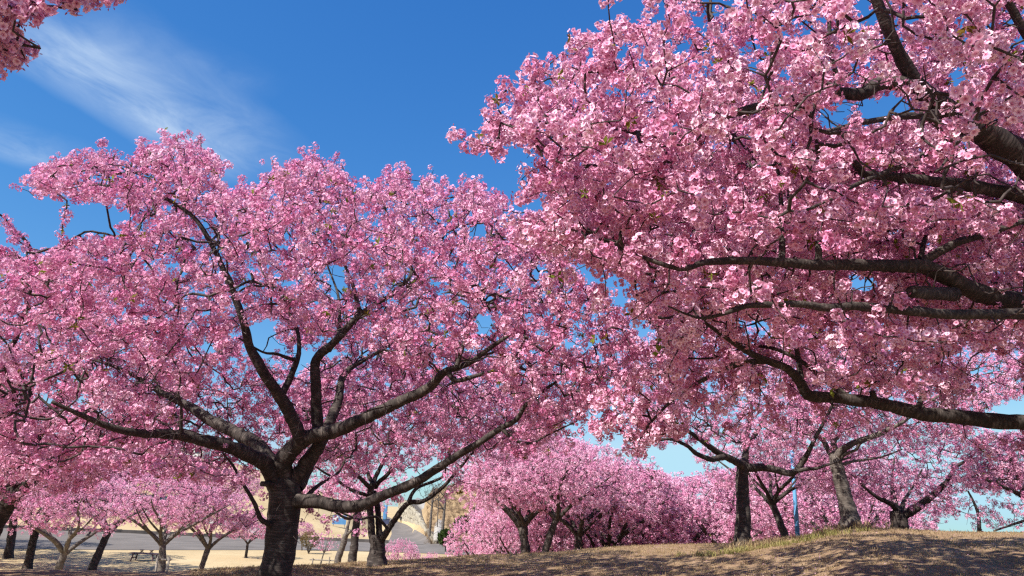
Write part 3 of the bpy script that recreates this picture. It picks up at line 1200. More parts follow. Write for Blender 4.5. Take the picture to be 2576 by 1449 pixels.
# ------------------------------------------------------------------ cherry just behind it, forking from the ground
f2 = at(947, 1432, 18)
f2.z = gz(f2.x, 18) - .08
T2 = [('trunk', [f2, at(948, 1405, 18), at(949, 1365, 18), at(949, 1345, 18)], [.20, .175, .165, .15]),
      path3('limb', [(940, 1365), (934, 1331), (930, 1263), (932, 1235), (937, 1215)], 18, 17.9, .085, .07),
      path3('limb', [(955, 1360), (954, 1331), (950, 1275), (940, 1235)], 18.1, 18.1, .08, .06),
      path3('limb', [(958, 1365), (971, 1341), (998, 1300), (1028, 1265), (1066, 1260), (1113, 1226), (1147, 1189), (1188, 1141), (1240, 1090)], 18, 16.6, .082, .02),
      path3('limb', [(1028, 1262), (1049, 1228), (1113, 1199), (1123, 1162), (1150, 1110)], 17.4, 17.6, .045, .015),
      path3('limb', [(935, 1232), (920, 1216), (883, 1179), (839, 1141), (790, 1090)], 18, 17.2, .06, .015),
      path3('limb', [(935, 1245), (923, 1246), (876, 1229), (846, 1206), (801, 1179), (760, 1140)], 18, 17.4, .05, .015),
      path3('limb', [(937, 1215), (927, 1196), (920, 1162), (927, 1094), (915, 1030)], 18, 18.6, .05, .015),
      path3('limb', [(940, 1222), (944, 1202), (964, 1162), (988, 1124), (1005, 1094), (1040, 1020)], 18.1, 19, .065, .015),
      path3('limb', [(945, 1225), (954, 1212), (978, 1189), (1001, 1141), (1010, 1110), (1060, 1050)], 18.1, 17.4, .06, .02),
      path3('limb', [(975, 1330), (945, 1300), (905, 1305), (860, 1290), (830, 1270), (800, 1240)], 17.6, 16.6, .035, .012)]
ELL2 = [(at(1000, 1060, 18.3), (3.6, 3.2, 1.5), 1), (at(1250, 1080, 17), (1.5, 1.6, 1.0), 1.2), (at(830, 1120, 18), (1.4, 1.6, .9), 1)]
POLY2 = [(700, 900), (1400, 900), (1420, 1110), (1300, 1160), (1180, 1150), (1130, 1180), (1100, 1140), (1060, 1180), (1000, 1190), (940, 1170), (880, 1250), (760, 1250), (740, 1180)]
tg2 = sample_ellipsoids(ELL2, 2700, lambda p: inpoly(*project(p)[:2], POLY2), shell=.2, clump=2.0)
make_tree('cherry tree with several stems forking low from one foot, behind the long horizontal limb', f2 + Vector((0, 0, .08)), T2, tg2, step=.13, per_node=1.4, jitter=.05)

# ------------------------------------------------------------------ near cherry whose limbs reach in from the right
fN = Vector((6.1, 5.6, 0))
fN.z = gz(fN.x, fN.y) - .1
nk = at(2960, 1090, 5.6)
TN = [('trunk', [fN, Vector((6.05, 5.6, 1.2)), at(2960, 1150, 5.6), at(2950, 980, 5.55), at(2930, 860, 5.5), at(2900, 700, 5.4)], [.27, .24, .23, .21, .18, .13]),
      L('limb', [(2905, 760, 5.4), (2850, 640, 5.3), (2700, 500, 5.15), (2576, 406, 5.0), (2481, 339, 4.9), (2411, 300, 4.8), (2358, 261, 4.7), (2312, 222, 4.6), (2291, 187, 4.55), (2240, 90, 4.4), (2180, -60, 4.2), (2100, -250, 4.0)],
        [.15, .14, .125, .112, .10, .085, .072, .062, .052, .042, .03, .02]),
      path3('limb', [(2350, 285), (2333, 289), (2270, 293), (2178, 307), (2080, 330)], 4.7, 4.2, .034, .012),
      path3('limb', [(2300, 215), (2291, 212), (2217, 210), (2164, 236), (2108, 234), (2058, 238), (1988, 252), (1917, 266), (1843, 286), (1796, 299), (1730, 331), (1640, 340), (1540, 320), (1400, 300), (1290, 320)], 4.6, 4.3, .052, .010),
      path3('limb', [(2108, 236), (2105, 200), (2090, 120), (2085, 30), (2080, -80)], 4.45, 4.3, .022, .010),
      path3('limb', [(2410, 338), (2340, 381), (2270, 416), (2217, 437), (2129, 476), (2093, 501), (2000, 540)], 4.85, 4.0, .024, .008),
      path3('limb', [(2900, 720), (2750, 570), (2576, 497), (2481, 476), (2411, 462), (2340, 455), (2234, 444), (2171, 437), (2146, 406), (2060, 380), (1950, 390)], 5.4, 4.7, .065, .014),
      L('limb', [(2945, 960, 5.55), (2800, 830, 5.5), (2680, 785, 5.4), (2576, 762, 5.3), (2505, 750, 5.2), (2444, 730, 5.15), (2384, 697, 5.1), (2323, 669, 5.05), (2262, 669, 5.0), (2161, 667, 4.9), (2060, 667, 4.8), (1959, 659, 4.7), (1878, 655, 4.6), (1776, 659, 4.5), (1708, 675, 4.4), (1600, 640, 4.4), (1500, 600, 4.4)],
        [0.104, 0.092, 0.085, 0.078, 0.073, 0.067, 0.061, 0.053, 0.047, 0.041, 0.037, 0.031, 0.027, 0.022, 0.018, 0.012, 0.007]),
      path3('stub', [(2400, 740), (2363, 738), (2325, 735), (2292, 734)], 5.1, 4.75, .05, .042),
      path3('limb', [(1967, 655), (1969, 592), (1965, 511), (1955, 420), (1930, 350)], 4.7, 4.9, .022, .010),
      path3('stub', [(2060, 662), (2059, 635), (2058, 606)], 4.8, 4.75, .026, .02),
      path3('limb', [(2318, 660), (2404, 612), (2485, 588), (2576, 555), (2680, 520)], 5.05, 5.0, .032, .018),
      path3('limb', [(2315, 655), (2327, 600), (2363, 547), (2400, 480)], 5.05, 5.3, .020, .010),
      L('limb', [(2945, 930, 5.5), (2760, 810, 5.35), (2576, 790, 5.0), (2485, 790, 4.9), (2384, 790, 4.85), (2303, 782, 4.8), (2201, 774, 4.75), (2141, 770, 4.7), (2080, 774, 4.7), (2019, 766, 4.65), (1938, 766, 4.6), (1878, 770, 4.6), (1833, 786, 4.6), (1760, 800, 4.6), (1680, 770, 4.6)],
        [0.061, 0.051, 0.041, 0.037, 0.035, 0.034, 0.031, 0.029, 0.027, 0.024, 0.022, 0.018, 0.014, 0.010, 0.005]),
      L('limb', [(2960, 1100, 5.6), (2800, 1085, 6.0), (2690, 1075, 6.3), (2576, 1064, 6.5), (2424, 1051, 6.6), (2303, 1037, 6.6), (2222, 1018, 6.6), (2141, 1005, 6.6), (2080, 999, 6.6), (2031, 993, 6.6), (2012, 960, 6.6), (1979, 928, 6.55), (1930, 908, 6.5), (1878, 883, 6.4), (1833, 853, 6.3), (1784, 819, 6.2), (1720, 780, 6.1)],
        [0.099, 0.080, 0.072, 0.068, 0.065, 0.061, 0.056, 0.053, 0.052, 0.050, 0.044, 0.038, 0.032, 0.027, 0.023, 0.017, 0.009]),
      path3('stub', [(2205, 1015), (2198, 1000), (2194, 985)], 6.6, 6.55, .03, .024),
      path3('limb', [(1930, 908), (1860, 915), (1780, 950), (1700, 1000), (1640, 1060), (1600, 1120)], 6.5, 7.6, .03, .008),
      path3('limb', [(2141, 1003), (2080, 960), (2000, 900), (1900, 870), (1800, 900), (1700, 900)], 6.6, 7.2, .028, .008),
      path3('limb', [(2020, 975), (2000, 860), (1960, 740), (1900, 640)], 6.6, 6.9, .026, .010),
      path3('limb', [(2303, 1035), (2340, 960), (2380, 860), (2420, 760)], 6.6, 7.2, .026, .012),
      path3('limb', [(2920, 740), (2820, 520), (2700, 300), (2600, 120), (2500, -60)], 5.4, 4.4, .08, .02),
      path3('limb', [(2940, 850), (2980, 600), (3020, 300), (3060, 0)], 5.6, 5.8, .10, .03),
      path3('limb', [(2940, 900), (3100, 820), (3350, 760), (3600, 760)], 5.6, 5.4, .10, .03)]
POLY_N = [(1330, -900), (1560, -200), (1628, -20), (1630, 5), (1690, 35), (1715, 62), (1590, 72), (1555, 62), (1525, 100), (1450, 105), (1440, 150), (1395, 148), (1330, 160), (1385, 185), (1370, 215), (1300, 240), (1312, 268),
          (1215, 268), (1232, 320), (1180, 365), (1250, 388), (1285, 355), (1340, 345), (1355, 310), (1440, 290), (1450, 320), (1362, 345), (1370, 365), (1440, 385), (1405, 420), (1330, 455), (1335, 500), (1400, 495),
          (1430, 480), (1360, 535), (1280, 560), (1290, 620), (1380, 620), (1470, 660), (1560, 690), (1620, 700), (1640, 740), (1590, 752), (1610, 800), (1665, 835), (1640, 885), (1565, 945), (1480, 970), (1440, 1030), (1500, 1090),
          (1560, 1140), (1605, 1165), (1640, 1120), (1690, 1090), (1760, 1060), (1900, 1000), (2000, 985), (2100, 985), (2250, 1010), (2400, 1020), (2700, 1030), (3300, 1000), (3800, -900)]
HOLES_N = [[(2150, 245), (2260, 235), (2300, 270), (2280, 290), (2170, 330)], [(2060, 260), (2140, 250), (2150, 320), (2060, 330)],
           [(2120, 690), (2200, 690), (2210, 730), (2140, 740)],
           [(2380, 220), (2420, 150), (2450, 150), (2420, 240)], [(2420, 900), (2576, 880), (2576, 1020), (2450, 1010)], [(1850, 800), (1920, 800), (1950, 850), (1880, 850)]]


def accN(p):
    u, v, w = project(p)
    d = np.linalg.norm(p - np.array(EYE), axis=1)
    k = (w > 0.4) & inpoly(u, v, POLY_N) & (d > 2.6)
    lower = (v > 560) & (u > 1650) & (p[:, 1] < 5.0)
    k &= ~lower | (rng.random(len(p)) < 0.10)
    lowest = (v > 800) & (u > 1750)
    k &= ~lowest | (rng.random(len(p)) < 0.30)
    off = (v < -120) | (u > 2700)
    k &= ~off | (rng.random(len(p)) < 0.45)
    for q in HOLES_N:
        k &= ~inpoly(u, v, q)
    return k


ELLN = [(Vector((4.0, 5.4, 4.6)), (4.6, 3.6, 2.6), 1.0), (Vector((2.2, 4.4, 4.2)), (2.6, 2.0, 1.7), 1.5), (Vector((3.0, 6.6, 3.6)), (2.8, 2.2, 1.6), 1.0),
        (Vector((5.8, 9.2, 5.4)), (3.8, 2.8, 1.9), .8), (Vector((4.0, 10.4, 5.2)), (3.6, 2.8, 1.7), 1.5), (at(1300, 320, 4.3), (.35, .4, .2), 10), (at(1450, 450, 4.4), (.5, .7, .6), 4), (at(1600, 1060, 7.6), (.8, .8, .5), 2.5), (at(1450, 580, 4.8), (.6, .7, .25), 3), (at(1500, 180, 4.0), (.6, .7, .3), 3)]
tgN = sample_ellipsoids(ELLN, 9400, accN, shell=.1, clump=2.6)
tgN = np.vstack([tgN, sprigs(POLY_N[4:32], 40, 4.0, 4.8, (-.5, -.3))])


def gapN(p):
    u, v, w = project(p)
    k = np.linalg.norm(p - np.array(EYE), axis=1) > 2.3
    k &= clear_front(p, TN, .028, 5, -.8)
    for q in HOLES_N:
        k &= ~inpoly(u, v, q)
    return k


make_tree('near cherry tree with long bare limbs, large blossom clusters and a sawn stub', fN + Vector((0, 0, .1)), TN, tgN,
          step=.085, proto_key='near', per_node=1.3, parts=300, jitter=.032, twig_r=.0024, gap=gapN, leaves=.05, fine=700, sides=16, max_r=.012)

# ------------------------------------------------------------------ tree off to the left: only twig ends hang into the top corner
fNL = Vector((-5.6, 1.8, gz(-5.6, 1.8) - .1))
TNL = [('trunk', [fNL, fNL + Vector((.05, .05, 1.2)), fNL + Vector((.15, .1, 2.1))], [.24, .2, .19]),
       ('limb', [fNL + Vector((.1, .1, 1.8)), fNL + Vector((1.0, .6, 3.0)), at(-420, 60, 3.1), at(-150, 70, 3.0), at(0, 105, 2.95), at(70, 115, 2.9)], [.12, .09, .05, .025, .012, .006]),
       ('limb', [at(-420, 60, 3.1), at(-250, -40, 3.1), at(-60, -20, 3.1), at(60, 8, 3.1), at(170, 20, 3.1)], [.045, .03, .018, .010, .005]),
       ('limb', [at(-250, -40, 3.1), at(0, -120, 3.2), at(180, -80, 3.2), at(300, -15, 3.2)], [.028, .02, .010, .005]),
       ('limb', [fNL + Vector((.1, .1, 1.9)), fNL + Vector((-.6, .9, 3.2)), fNL + Vector((-1.2, 1.8, 4.4))], [.12, .08, .03]),
       ('limb', [fNL + Vector((.1, .1, 1.9)), fNL + Vector((.2, -.9, 3.2)), fNL + Vector((.6, -2.0, 4.3))], [.12, .08, .03])]
POLY_NL = [(-4000, -3000), (260, -600), (340, -60), (335, 6), (240, 12), (205, 0), (190, 30), (150, 22), (110, 48), (30, 50), (0, 40), (-40, 60), (0, 62), (90, 88), (104, 120), (85, 160), (0, 155), (-300, 420), (-4000, 420)]


def accNL(p):
    u, v, w = project(p)
    inside = inpoly(u, v, POLY_NL)
    back = w < 0.3
    return inside | back


tgNL = sample_ellipsoids([(fNL + Vector((.2, .3, 4.6)), (3.0, 2.8, 1.4), 1.0), (at(0, 20, 3.1), (.9, .5, .35), 6), (at(20, 110, 2.95), (.35, .3, .18), 30), (at(250, -15, 3.2), (.35, .3, .12), 12)], 1900, accNL, clump=2.5)
make_tree('cherry tree whose blossom twigs hang into the sky corner above the long wispy cloud', fNL + Vector((0, 0, .1)), TNL, tgNL, step=.09, proto_key='near', per_node=1.4,
          parts=120, jitter=.03, twig_r=.0024, gap=lambda p: accNL(p))

# ------------------------------------------------------------------ shaded tree at the left edge
f0 = at(-85, 1470, 13)
f0.z = gz(f0.x, 13) - .1
T0 = [('trunk', [f0, at(-55, 1400, 13), at(-28, 1340, 13), at(0, 1290, 13), at(25, 1250, 13)], [.24, .20, .18, .17, .15]),
      path3('limb', [(20, 1275), (60, 1225), (120, 1180), (200, 1130), (280, 1090)], 13, 12.2, .10, .025),
      path3('limb', [(20, 1270), (30, 1190), (50, 1080), (80, 960), (60, 820)], 13, 13.4, .11, .02),
      path3('limb', [(10, 1275), (-60, 1200), (-160, 1100), (-260, 1000)], 13, 12.4, .11, .03),
      path3('limb', [(20, 1260), (80, 1130), (150, 1000), (180, 880), (150, 760)], 13, 14.6, .09, .02),
      path3('limb', [(50, 1080), (0, 950), (60, 800), (80, 640), (28, 572), (0, 540), (-60, 520)], 13.1, 11.6, .06, .008)]


def acc0(p):
    u, v, w = project(p)
    return inpoly(u, v, POLY_L) | inpoly(u, v, [(-80, 500), (0, 522), (28, 560), (95, 640), (78, 642), (12, 572), (-80, 545)]) | inpoly(u, v, [(-900, 1100), (300, 1080), (330, 1170), (230, 1230), (150, 1250), (60, 1300), (-900, 1330)])


tg0 = sample_ellipsoids([(at(40, 900, 13.2), (3.4, 3.0, 2.5), 1), (at(100, 1150, 12.6), (2.2, 1.6, .8), 1.3), (at(30, 585, 11.6), (.5, .3, .4), 14)], 2900, acc0, shell=.2, clump=2.4)
make_tree('shaded cherry tree with leaning dark trunk left of the picnic table', f0 + Vector((0, 0, .1)), T0, tg0, step=.12, per_node=1.3, jitter=.04)

# ------------------------------------------------------------------ two cherries standing on the right of the mound
f5 = at(1866, 1390, 17.5)
f5.z = gz(f5.x, 17.5) - .06
T5 = [('trunk', [f5, at(1868, 1340, 17.5), at(1870, 1297, 17.5), at(1867, 1212, 17.5), at(1869, 1165, 17.5)], [.19, .165, .16, .145, .14]),
      path3('limb', [(1868, 1175), (1858, 1165), (1820, 1147), (1786, 1124), (1762, 1107), (1735, 1087), (1700, 1070), (1640, 1030)], 17.5, 15.6, .10, .02),
      path3('limb', [(1822, 1148), (1800, 1153), (1786, 1155), (1752, 1141), (1728, 1121), (1684, 1104), (1633, 1112), (1580, 1100)], 16.9, 15.6, .075, .015),
      path3('limb', [(1872, 1178), (1917, 1176), (1951, 1182), (1993, 1190), (2019, 1162), (2032, 1141), (2052, 1101), (2086, 1036), (2120, 960)], 17.5, 16.3, .10, .025),
      path3('limb', [(1870, 1170), (1874, 1148), (1880, 1094), (1890, 1020), (1870, 930)], 17.5, 18.4, .10, .02),
      path3('limb', [(1995, 1186), (2029, 1180), (2052, 1179), (2086, 1168), (2140, 1150)], 17, 16.4, .05, .02),
      path3('limb', [(1880, 1120), (1920, 1060), (1950, 980), (2000, 900)], 17.8, 19, .06, .02)]
tg5 = sample_ellipsoids([(at(1840, 980, 17.6), (3.6, 3.2, 1.6), 1), (at(1660, 1060, 16.4), (1.4, 1.4, .8), 1.2)], 2300,
                        lambda p: inpoly(*project(p)[:2], [(1540, 900), (1640, 830), (1900, 800), (2150, 820), (2220, 1000), (2150, 1130), (1950, 1150), (1800, 1110), (1700, 1120), (1600, 1130)]), shell=.2, clump=2.0)
make_tree('cherry tree with straight dappled trunk and a tuft of green grass at its foot', f5 + Vector((0, 0, .06)), T5, tg5, step=.13, per_node=1.3, jitter=.05)

f7 = at(2142, 1340, 18)
f7.z = gz(f7.x, 18) - .06
T7 = [('trunk', [f7, at(2138, 1310, 18), at(2133, 1280, 18), at(2120, 1229, 18), at(2107, 1179, 18), at(2100, 1145, 18)], [.24, .20, .185, .165, .15, .14]),
      path3('limb', [(2102, 1155), (2120, 1131), (2154, 1111), (2205, 1094), (2239, 1077), (2273, 1060), (2340, 1010), (2420, 960)], 18, 16.8, .09, .02),
      path3('limb', [(2102, 1155), (2086, 1135), (2073, 1111), (2052, 1087), (2020, 1020), (1990, 930)], 18, 18.6, .08, .02),
      path3('limb', [(2102, 1150), (2098, 1110), (2112, 1087), (2130, 1000), (2150, 900)], 18, 19.2, .09, .02),
      path3('limb', [(2108, 1160), (2125, 1143), (2154, 1131), (2168, 1114), (2230, 1090)], 18, 17.2, .05, .015),
      path3('limb', [(2112, 1170), (2150, 1160), (2215, 1150), (2270, 1130)], 18, 18.4, .04, .015)]
tg7 = sample_ellipsoids([(at(2250, 960, 18.4), (3.9, 3.4, 1.7), 1), (at(2450, 1000, 17.6), (1.7, 1.6, 1.0), 1.2)], 2600,
                        lambda p: inpoly(*project(p)[:2], [(1950, 900), (2000, 800), (2576, 760), (2800, 800), (2800, 960), (2590, 990), (2500, 1020), (2440, 1090), (2300, 1110), (2180, 1100), (2000, 1080)]), shell=.2, clump=2.0)
make_tree('leaning cherry tree with pale sunlit trunk on the mound crest beside the blue pole', f7 + Vector((0, 0, .06)), T7, tg7, step=.13, per_node=1.3, jitter=.05, pale=True)  # paler bark: sunlight on this trunk is put into its colour

f8 = at(2262, 1336, 22)
f8.z = gz(f8.x, 22) - .06
T8 = [('trunk', [f8, at(2262, 1320, 22), at(2260, 1300, 22), at(2256, 1284, 22)], [.25, .23, .23, .2]),
      path3('limb', [(2260, 1300), (2280, 1292), (2317, 1270), (2357, 1236), (2384, 1209), (2410, 1170), (2470, 1150)], 22, 21, .14, .03),
      path3('limb', [(2256, 1290), (2245, 1270), (2205, 1250), (2171, 1222), (2140, 1190)], 22, 21.4, .09, .02),
      path3('limb', [(2256, 1288), (2246, 1240), (2244, 1210), (2250, 1150)], 22, 23, .09, .02),
      path3('limb', [(2262, 1290), (2275, 1260), (2290, 1235), (2320, 1180)], 22, 23, .08, .02)]
tg8 = sample_ellipsoids([(at(2320, 1180, 22), (4.0, 3.2, 1.15), 1), (at(2500, 1150, 21.5), (1.8, 1.6, .8), 1.2)], 2000,
                        lambda p: inpoly(*project(p)[:2], [(2000, 1150), (2100, 1100), (2400, 1070), (2576, 1085), (2700, 1100), (2700, 1230), (2500, 1240), (2420, 1240), (2330, 1275), (2200, 1300), (2120, 1290), (2050, 1250)]), shell=.2, clump=2.0)
make_tree('low forked cherry tree with thick slanting limb behind the crest of the mound', f8 + Vector((0, 0, .06)), T8, tg8, step=.15, per_node=1.5, jitter=.06)

f9 = at(2640, 1350, 19)
f9.z = gz(f9.x, 19) - .06
T9 = [('trunk', [f9, at(2640, 1320, 19), at(2636, 1290, 19)], [.2, .17, .16]),
      path3('limb', [(2636, 1305), (2600, 1270), (2556, 1240), (2500, 1215), (2450, 1190)], 19, 18.6, .09, .02),
      path3('limb', [(2640, 1320), (2600, 1300), (2576, 1310), (2540, 1322), (2500, 1336)], 19, 18.2, .05, .02),
      path3('limb', [(2640, 1300), (2660, 1240), (2700, 1180)], 19, 19, .09, .03),
      path3('limb', [(2463, 1345), (2462, 1300), (2450, 1265), (2435, 1235)], 18.9, 18.9, .05, .02),
      path3('limb', [(2576, 1255), (2560, 1200), (2540, 1150), (2550, 1100)], 18.9, 19.2, .05, .015)]
tg9 = sample_ellipsoids([(at(2610, 1180, 19), (2.6, 2.2, 1.0), 1)], 950, lambda p: inpoly(*project(p)[:2], [(2380, 1130), (2500, 1085), (2700, 1080), (2900, 1100), (2900, 1240), (2590, 1250), (2500, 1235), (2400, 1215)]), clump=2.0)
tg9 = np.vstack([tg9, sample_ellipsoids([(at(2500, 1285, 18.8), (1.9, 1.4, .45), 1)], 110)])
make_tree('cherry tree at the right edge with twisted low branches over bare crest', f9 + Vector((0, 0, .06)), T9, tg9, step=.14, per_node=1.2, jitter=.05)

# ------------------------------------------------------------------ generic cherries, a few moulds copied with their parts
def generic_tree(seed, pale=False, n_targets=1500, lean=0.0, H=1.65, spread=3.0, low=False, cut=1.95, zc_=3.25, rz=1.5):
    """returns root standing at the origin, about 4.8 m tall"""
    random.seed(seed)
    if low:
        H, zc_, rz, cut = .75, 2.2, 1.9, .55
    top = Vector((lean * .8, lean * .3, H))
    limbs = [('trunk', [Vector((0, 0, -.25)), Vector((0, 0, .3)), Vector((lean * .4, lean * .1, H * .6)), top], [.20, .15, .14, .13])]
    nl = 5
    for k in range(nl):
        a = 6.28 * k / nl + random.uniform(-.4, .4)
        d = Vector((math.cos(a), math.sin(a), 0))
        e = random.uniform(.5, .9)
        p1 = top + d * .5 + Vector((0, 0, .35 * e + .1))
        p2 = top + d * 1.2 + Vector((0, 0, .9 * e + .2)) + Vector((random.uniform(-.2, .2), random.uniform(-.2, .2), 0))
        p3 = top + d * 2.0 + Vector((0, 0, 1.5 * e + .3))
        p4 = top + d * 2.6 + Vector((0, 0, 2.1 * e + .3))
        limbs.append(('limb', [top - Vector((0, 0, .15)), p1, p2, p3, p4], [.09, .075, .055, .035, .015]))
        s = Matrix.Rotation(random.choice((-1, 1)) * .7, 3, 'Z') @ d
        limbs.append(('limb', [p1, p1 + s * .6 + Vector((0, 0, .5)), p1 + s * 1.2 + Vector((0, 0, 1.2))], [.05, .035, .015]))
    ells = [(Vector((lean * .6, 0, zc_)), (spread, spread, rz), 1)]

    def ok(p):
        q = np.hypot(p[:, 0] - lean * .6, p[:, 1])
        return p[:, 2] > cut + 0.25 * np.sin(q * 2) + (1.6 - q).clip(0) * .6

    tg = sample_ellipsoids(ells, n_targets, ok, shell=.45, clump=2.2)
    return make_tree('mould tree', (0, 0, 0), limbs, tg, step=.17, proto_key='far', per_node=1.5, jitter=.07, thin=.02, leaves=.01, pale=pale, sides=9, max_r=.025, twig_r=.004)['root']


moulds = [generic_tree(11), generic_tree(12, lean=.5), generic_tree(13, low=True, n_targets=1600), generic_tree(14, pale=True, lean=.35, n_targets=1250, H=1.85, spread=2.5, cut=2.25, zc_=3.45, rz=1.3)]
used = set()


def plant(mould, x, y, s, rz, label, group=None, sz=None, cat='cherry tree', name='cherry_tree'):
    src = moulds[mould]
    if mould not in used:
        used.add(mould)
        o = src
    else:
        o = src.copy()
        COL.objects.link(o)
        for ch in src.children:
            c = ch.copy()
            COL.objects.link(c)
            c.parent = o
    o.location = (x, y, gz(x, y) - .05)
    o.rotation_euler = (0, 0, rz)
    o.scale = (s, s, sz or s)
    for k in ('label', 'group'):
        if k in o:
            del o[k]
    tag(o, label, cat, group)
    return o


def plant_px(mould, u, Y, vtop, rz, label, group=None, wide=1.0, vb=1390):
    p = at(u, vb, Y)
    z0 = gz(p.x, p.y)
    zt = at(u, vtop, Y).z
    s = max(.3, (zt - z0) / 4.7)
    return plant(mould, p.x, p.y, s * wide, rz, label, group, sz=s)


# grove beyond the mound, centre of the picture
plant_px(0, 1318, 27, 1120, .3, wide=.92, label='cherry tree with dark straight trunk at the stone wall side of the grove')
plant_px(1, 1330, 31, 1085, 2.0, 'cherry tree with two dark stems close together in the grove behind the mound')
plant_px(1, 1372, 26, 1105, -.4, 'cherry tree with sunlit trunk leaning right, standing behind the crest of the mound')
G3 = 'cherry trees of the far grove behind the mound'
for k, (mo, u, Y, vt, rz, w) in enumerate([(0, 1455, 34, 1110, 1.0, 1.05), (2, 1500, 38, 1140, 2.2, 1.1), (1, 1560, 36, 1165, 3.0, 1.1), (2, 1630, 40, 1195, .5, 1.2), (0, 1700, 42, 1195, 4.0, 1.15),
                                           (2, 1775, 44, 1190, 5.1, 1.2), (0, 1835, 36, 1185, 1.5, 1.0), (2, 1900, 40, 1180, 2.6, 1.1), (1, 1970, 38, 1165, .2, 1.1), (2, 2060, 36, 1150, 3.3, 1.1),
                                           (0, 2120, 30, 1140, 4.4, 1.1), (2, 1420, 44, 1150, 1.1, 1.2), (2, 1580, 50, 1190, 1.9, 1.2)]):
    plant_px(mo, u, Y, vt, rz, 'pink cherry tree with dark stems in the far grove behind the mound', G3, wide=w)
plant_px(1, 1978, 22.5, 1060, 2.4, 'slender cherry tree with curved dark trunk just in front of the blue pole')
plant_px(2, 1240, 40, 1240, 1.7, 'low bushy cherry tree with blossom down to the ground beside the road end', wide=.78)
plant_px(2, 1305, 37, 1215, .7, 'bushy pink cherry tree next to the stone wall side of the grove', wide=.8)
plant_px(2, 1008, 47, 1336, 1.2, 'small round pale pink cherry on the lawn behind the forked trunk', wide=.68)
plant_px(2, 1086, 44, 1374, 2.9, 'tiny low cherry bush in front of the path bend', wide=.7)
# two slim trees behind the forked one
fb = at(880, 1425, 24)
fb.z = gz(fb.x, 24) - .08
make_tree('slim cherry tree with dark leaning trunk next to the forked trunk', fb + Vector((0, 0, .08)),
          [('trunk', [fb, at(888, 1398, 24), at(893, 1350, 24), at(898, 1300, 24), at(904, 1262, 24)], [.15, .125, .12, .105, .09]),
           path3('limb', [(902, 1285), (880, 1305), (850, 1292), (820, 1264), (795, 1245)], 24, 23.2, .055, .015),
           path3('limb', [(903, 1265), (925, 1235), (950, 1215), (985, 1200)], 24, 24.6, .06, .015),
           path3('limb', [(903, 1265), (895, 1230), (870, 1205), (845, 1190)], 24, 24.8, .06, .015)],
          sample_ellipsoids([(at(870, 1232, 24), (1.3, 1.2, .55), 1), (at(960, 1205, 24.4), (.9, .9, .4), 1)], 330, lambda p: inpoly(*project(p)[:2], [(740, 1170), (1040, 1160), (1040, 1225), (920, 1262), (850, 1285), (790, 1270), (740, 1240)]), clump=2.5),
          step=.14, per_node=1.3, jitter=.05, proto_key='far')
fc = at(846, 1425, 28)
fc.z = gz(fc.x, 28) - .08
make_tree('slim cherry tree with pale grey trunk forking high, beside the small sapling', fc + Vector((0, 0, .08)),
          [('trunk', [fc, at(850, 1410, 28), at(862, 1375, 28), at(870, 1345, 28)], [.14, .12, .11, .10]),
           path3('limb', [(869, 1352), (874, 1325), (880, 1305), (885, 1270)], 28, 28.4, .075, .02),
           path3('limb', [(869, 1350), (880, 1338), (895, 1325), (908, 1300), (930, 1270)], 28, 27.6, .06, .02)],
          sample_ellipsoids([(at(900, 1262, 28), (1.3, 1.2, .5), 1)], 200, clump=2.5),
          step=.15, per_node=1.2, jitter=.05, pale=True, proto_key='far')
# valley trees on the left
plant_px(3, 130, 33, 1185, 5.6, 'young cherry tree with pale trunk and long slanting branch, left of the picnic table', vb=1480)
plant_px(3, 405, 38, 1180, 2.2, 'young cherry tree with pale trunk held by two wooden props', vb=1455)
plant_px(3, 500, 41, 1225, .4, 'young cherry tree with pale leaning trunk, between the propped tree and the big trunk', vb=1442)
plant_px(0, 620, 60, 1290, .4, 'rounded pale pink cherry tree by the road, half behind the big trunk')
plant_px(3, 758, 72, 1312, 4.0, 'sparse pale pink young cherry beside the round brown bush', wide=.8)
G4 = 'cherry trees on the far lawn slope'
for mo, u, Y, vt, rz in [(0, 60, 95, 1185, .5), (1, 180, 100, 1150, 1.5), (0, 560, 100, 1175, 2.5)]:
    plant_px(mo, u, Y, vt, rz, 'distant pink cherry tree on the tan lawn slope beyond the road', G4, vb=1300)
G5 = 'cherry trees standing left of the view that shade the valley lawn'
for mo, x, y, s, rz in [(0, -29, 33, 1.6, 1), (0, -27, 38.5, 1.7, .3), (1, -22.5, 43.5, 1.45, .9), (0, -27, 45, 1.5, 3.3), (1, -32, 51, 1.7, 2.1), (1, -31, 39, 1.8, 2), (0, -35, 46, 1.9, 3), (1, -41, 53, 1.9, 4.4), (0, -44, 61, 1.9, 5)]:
    plant(mo, x, y, s, rz, 'cherry tree shading the valley lawn at the left of the picnic table', G5)

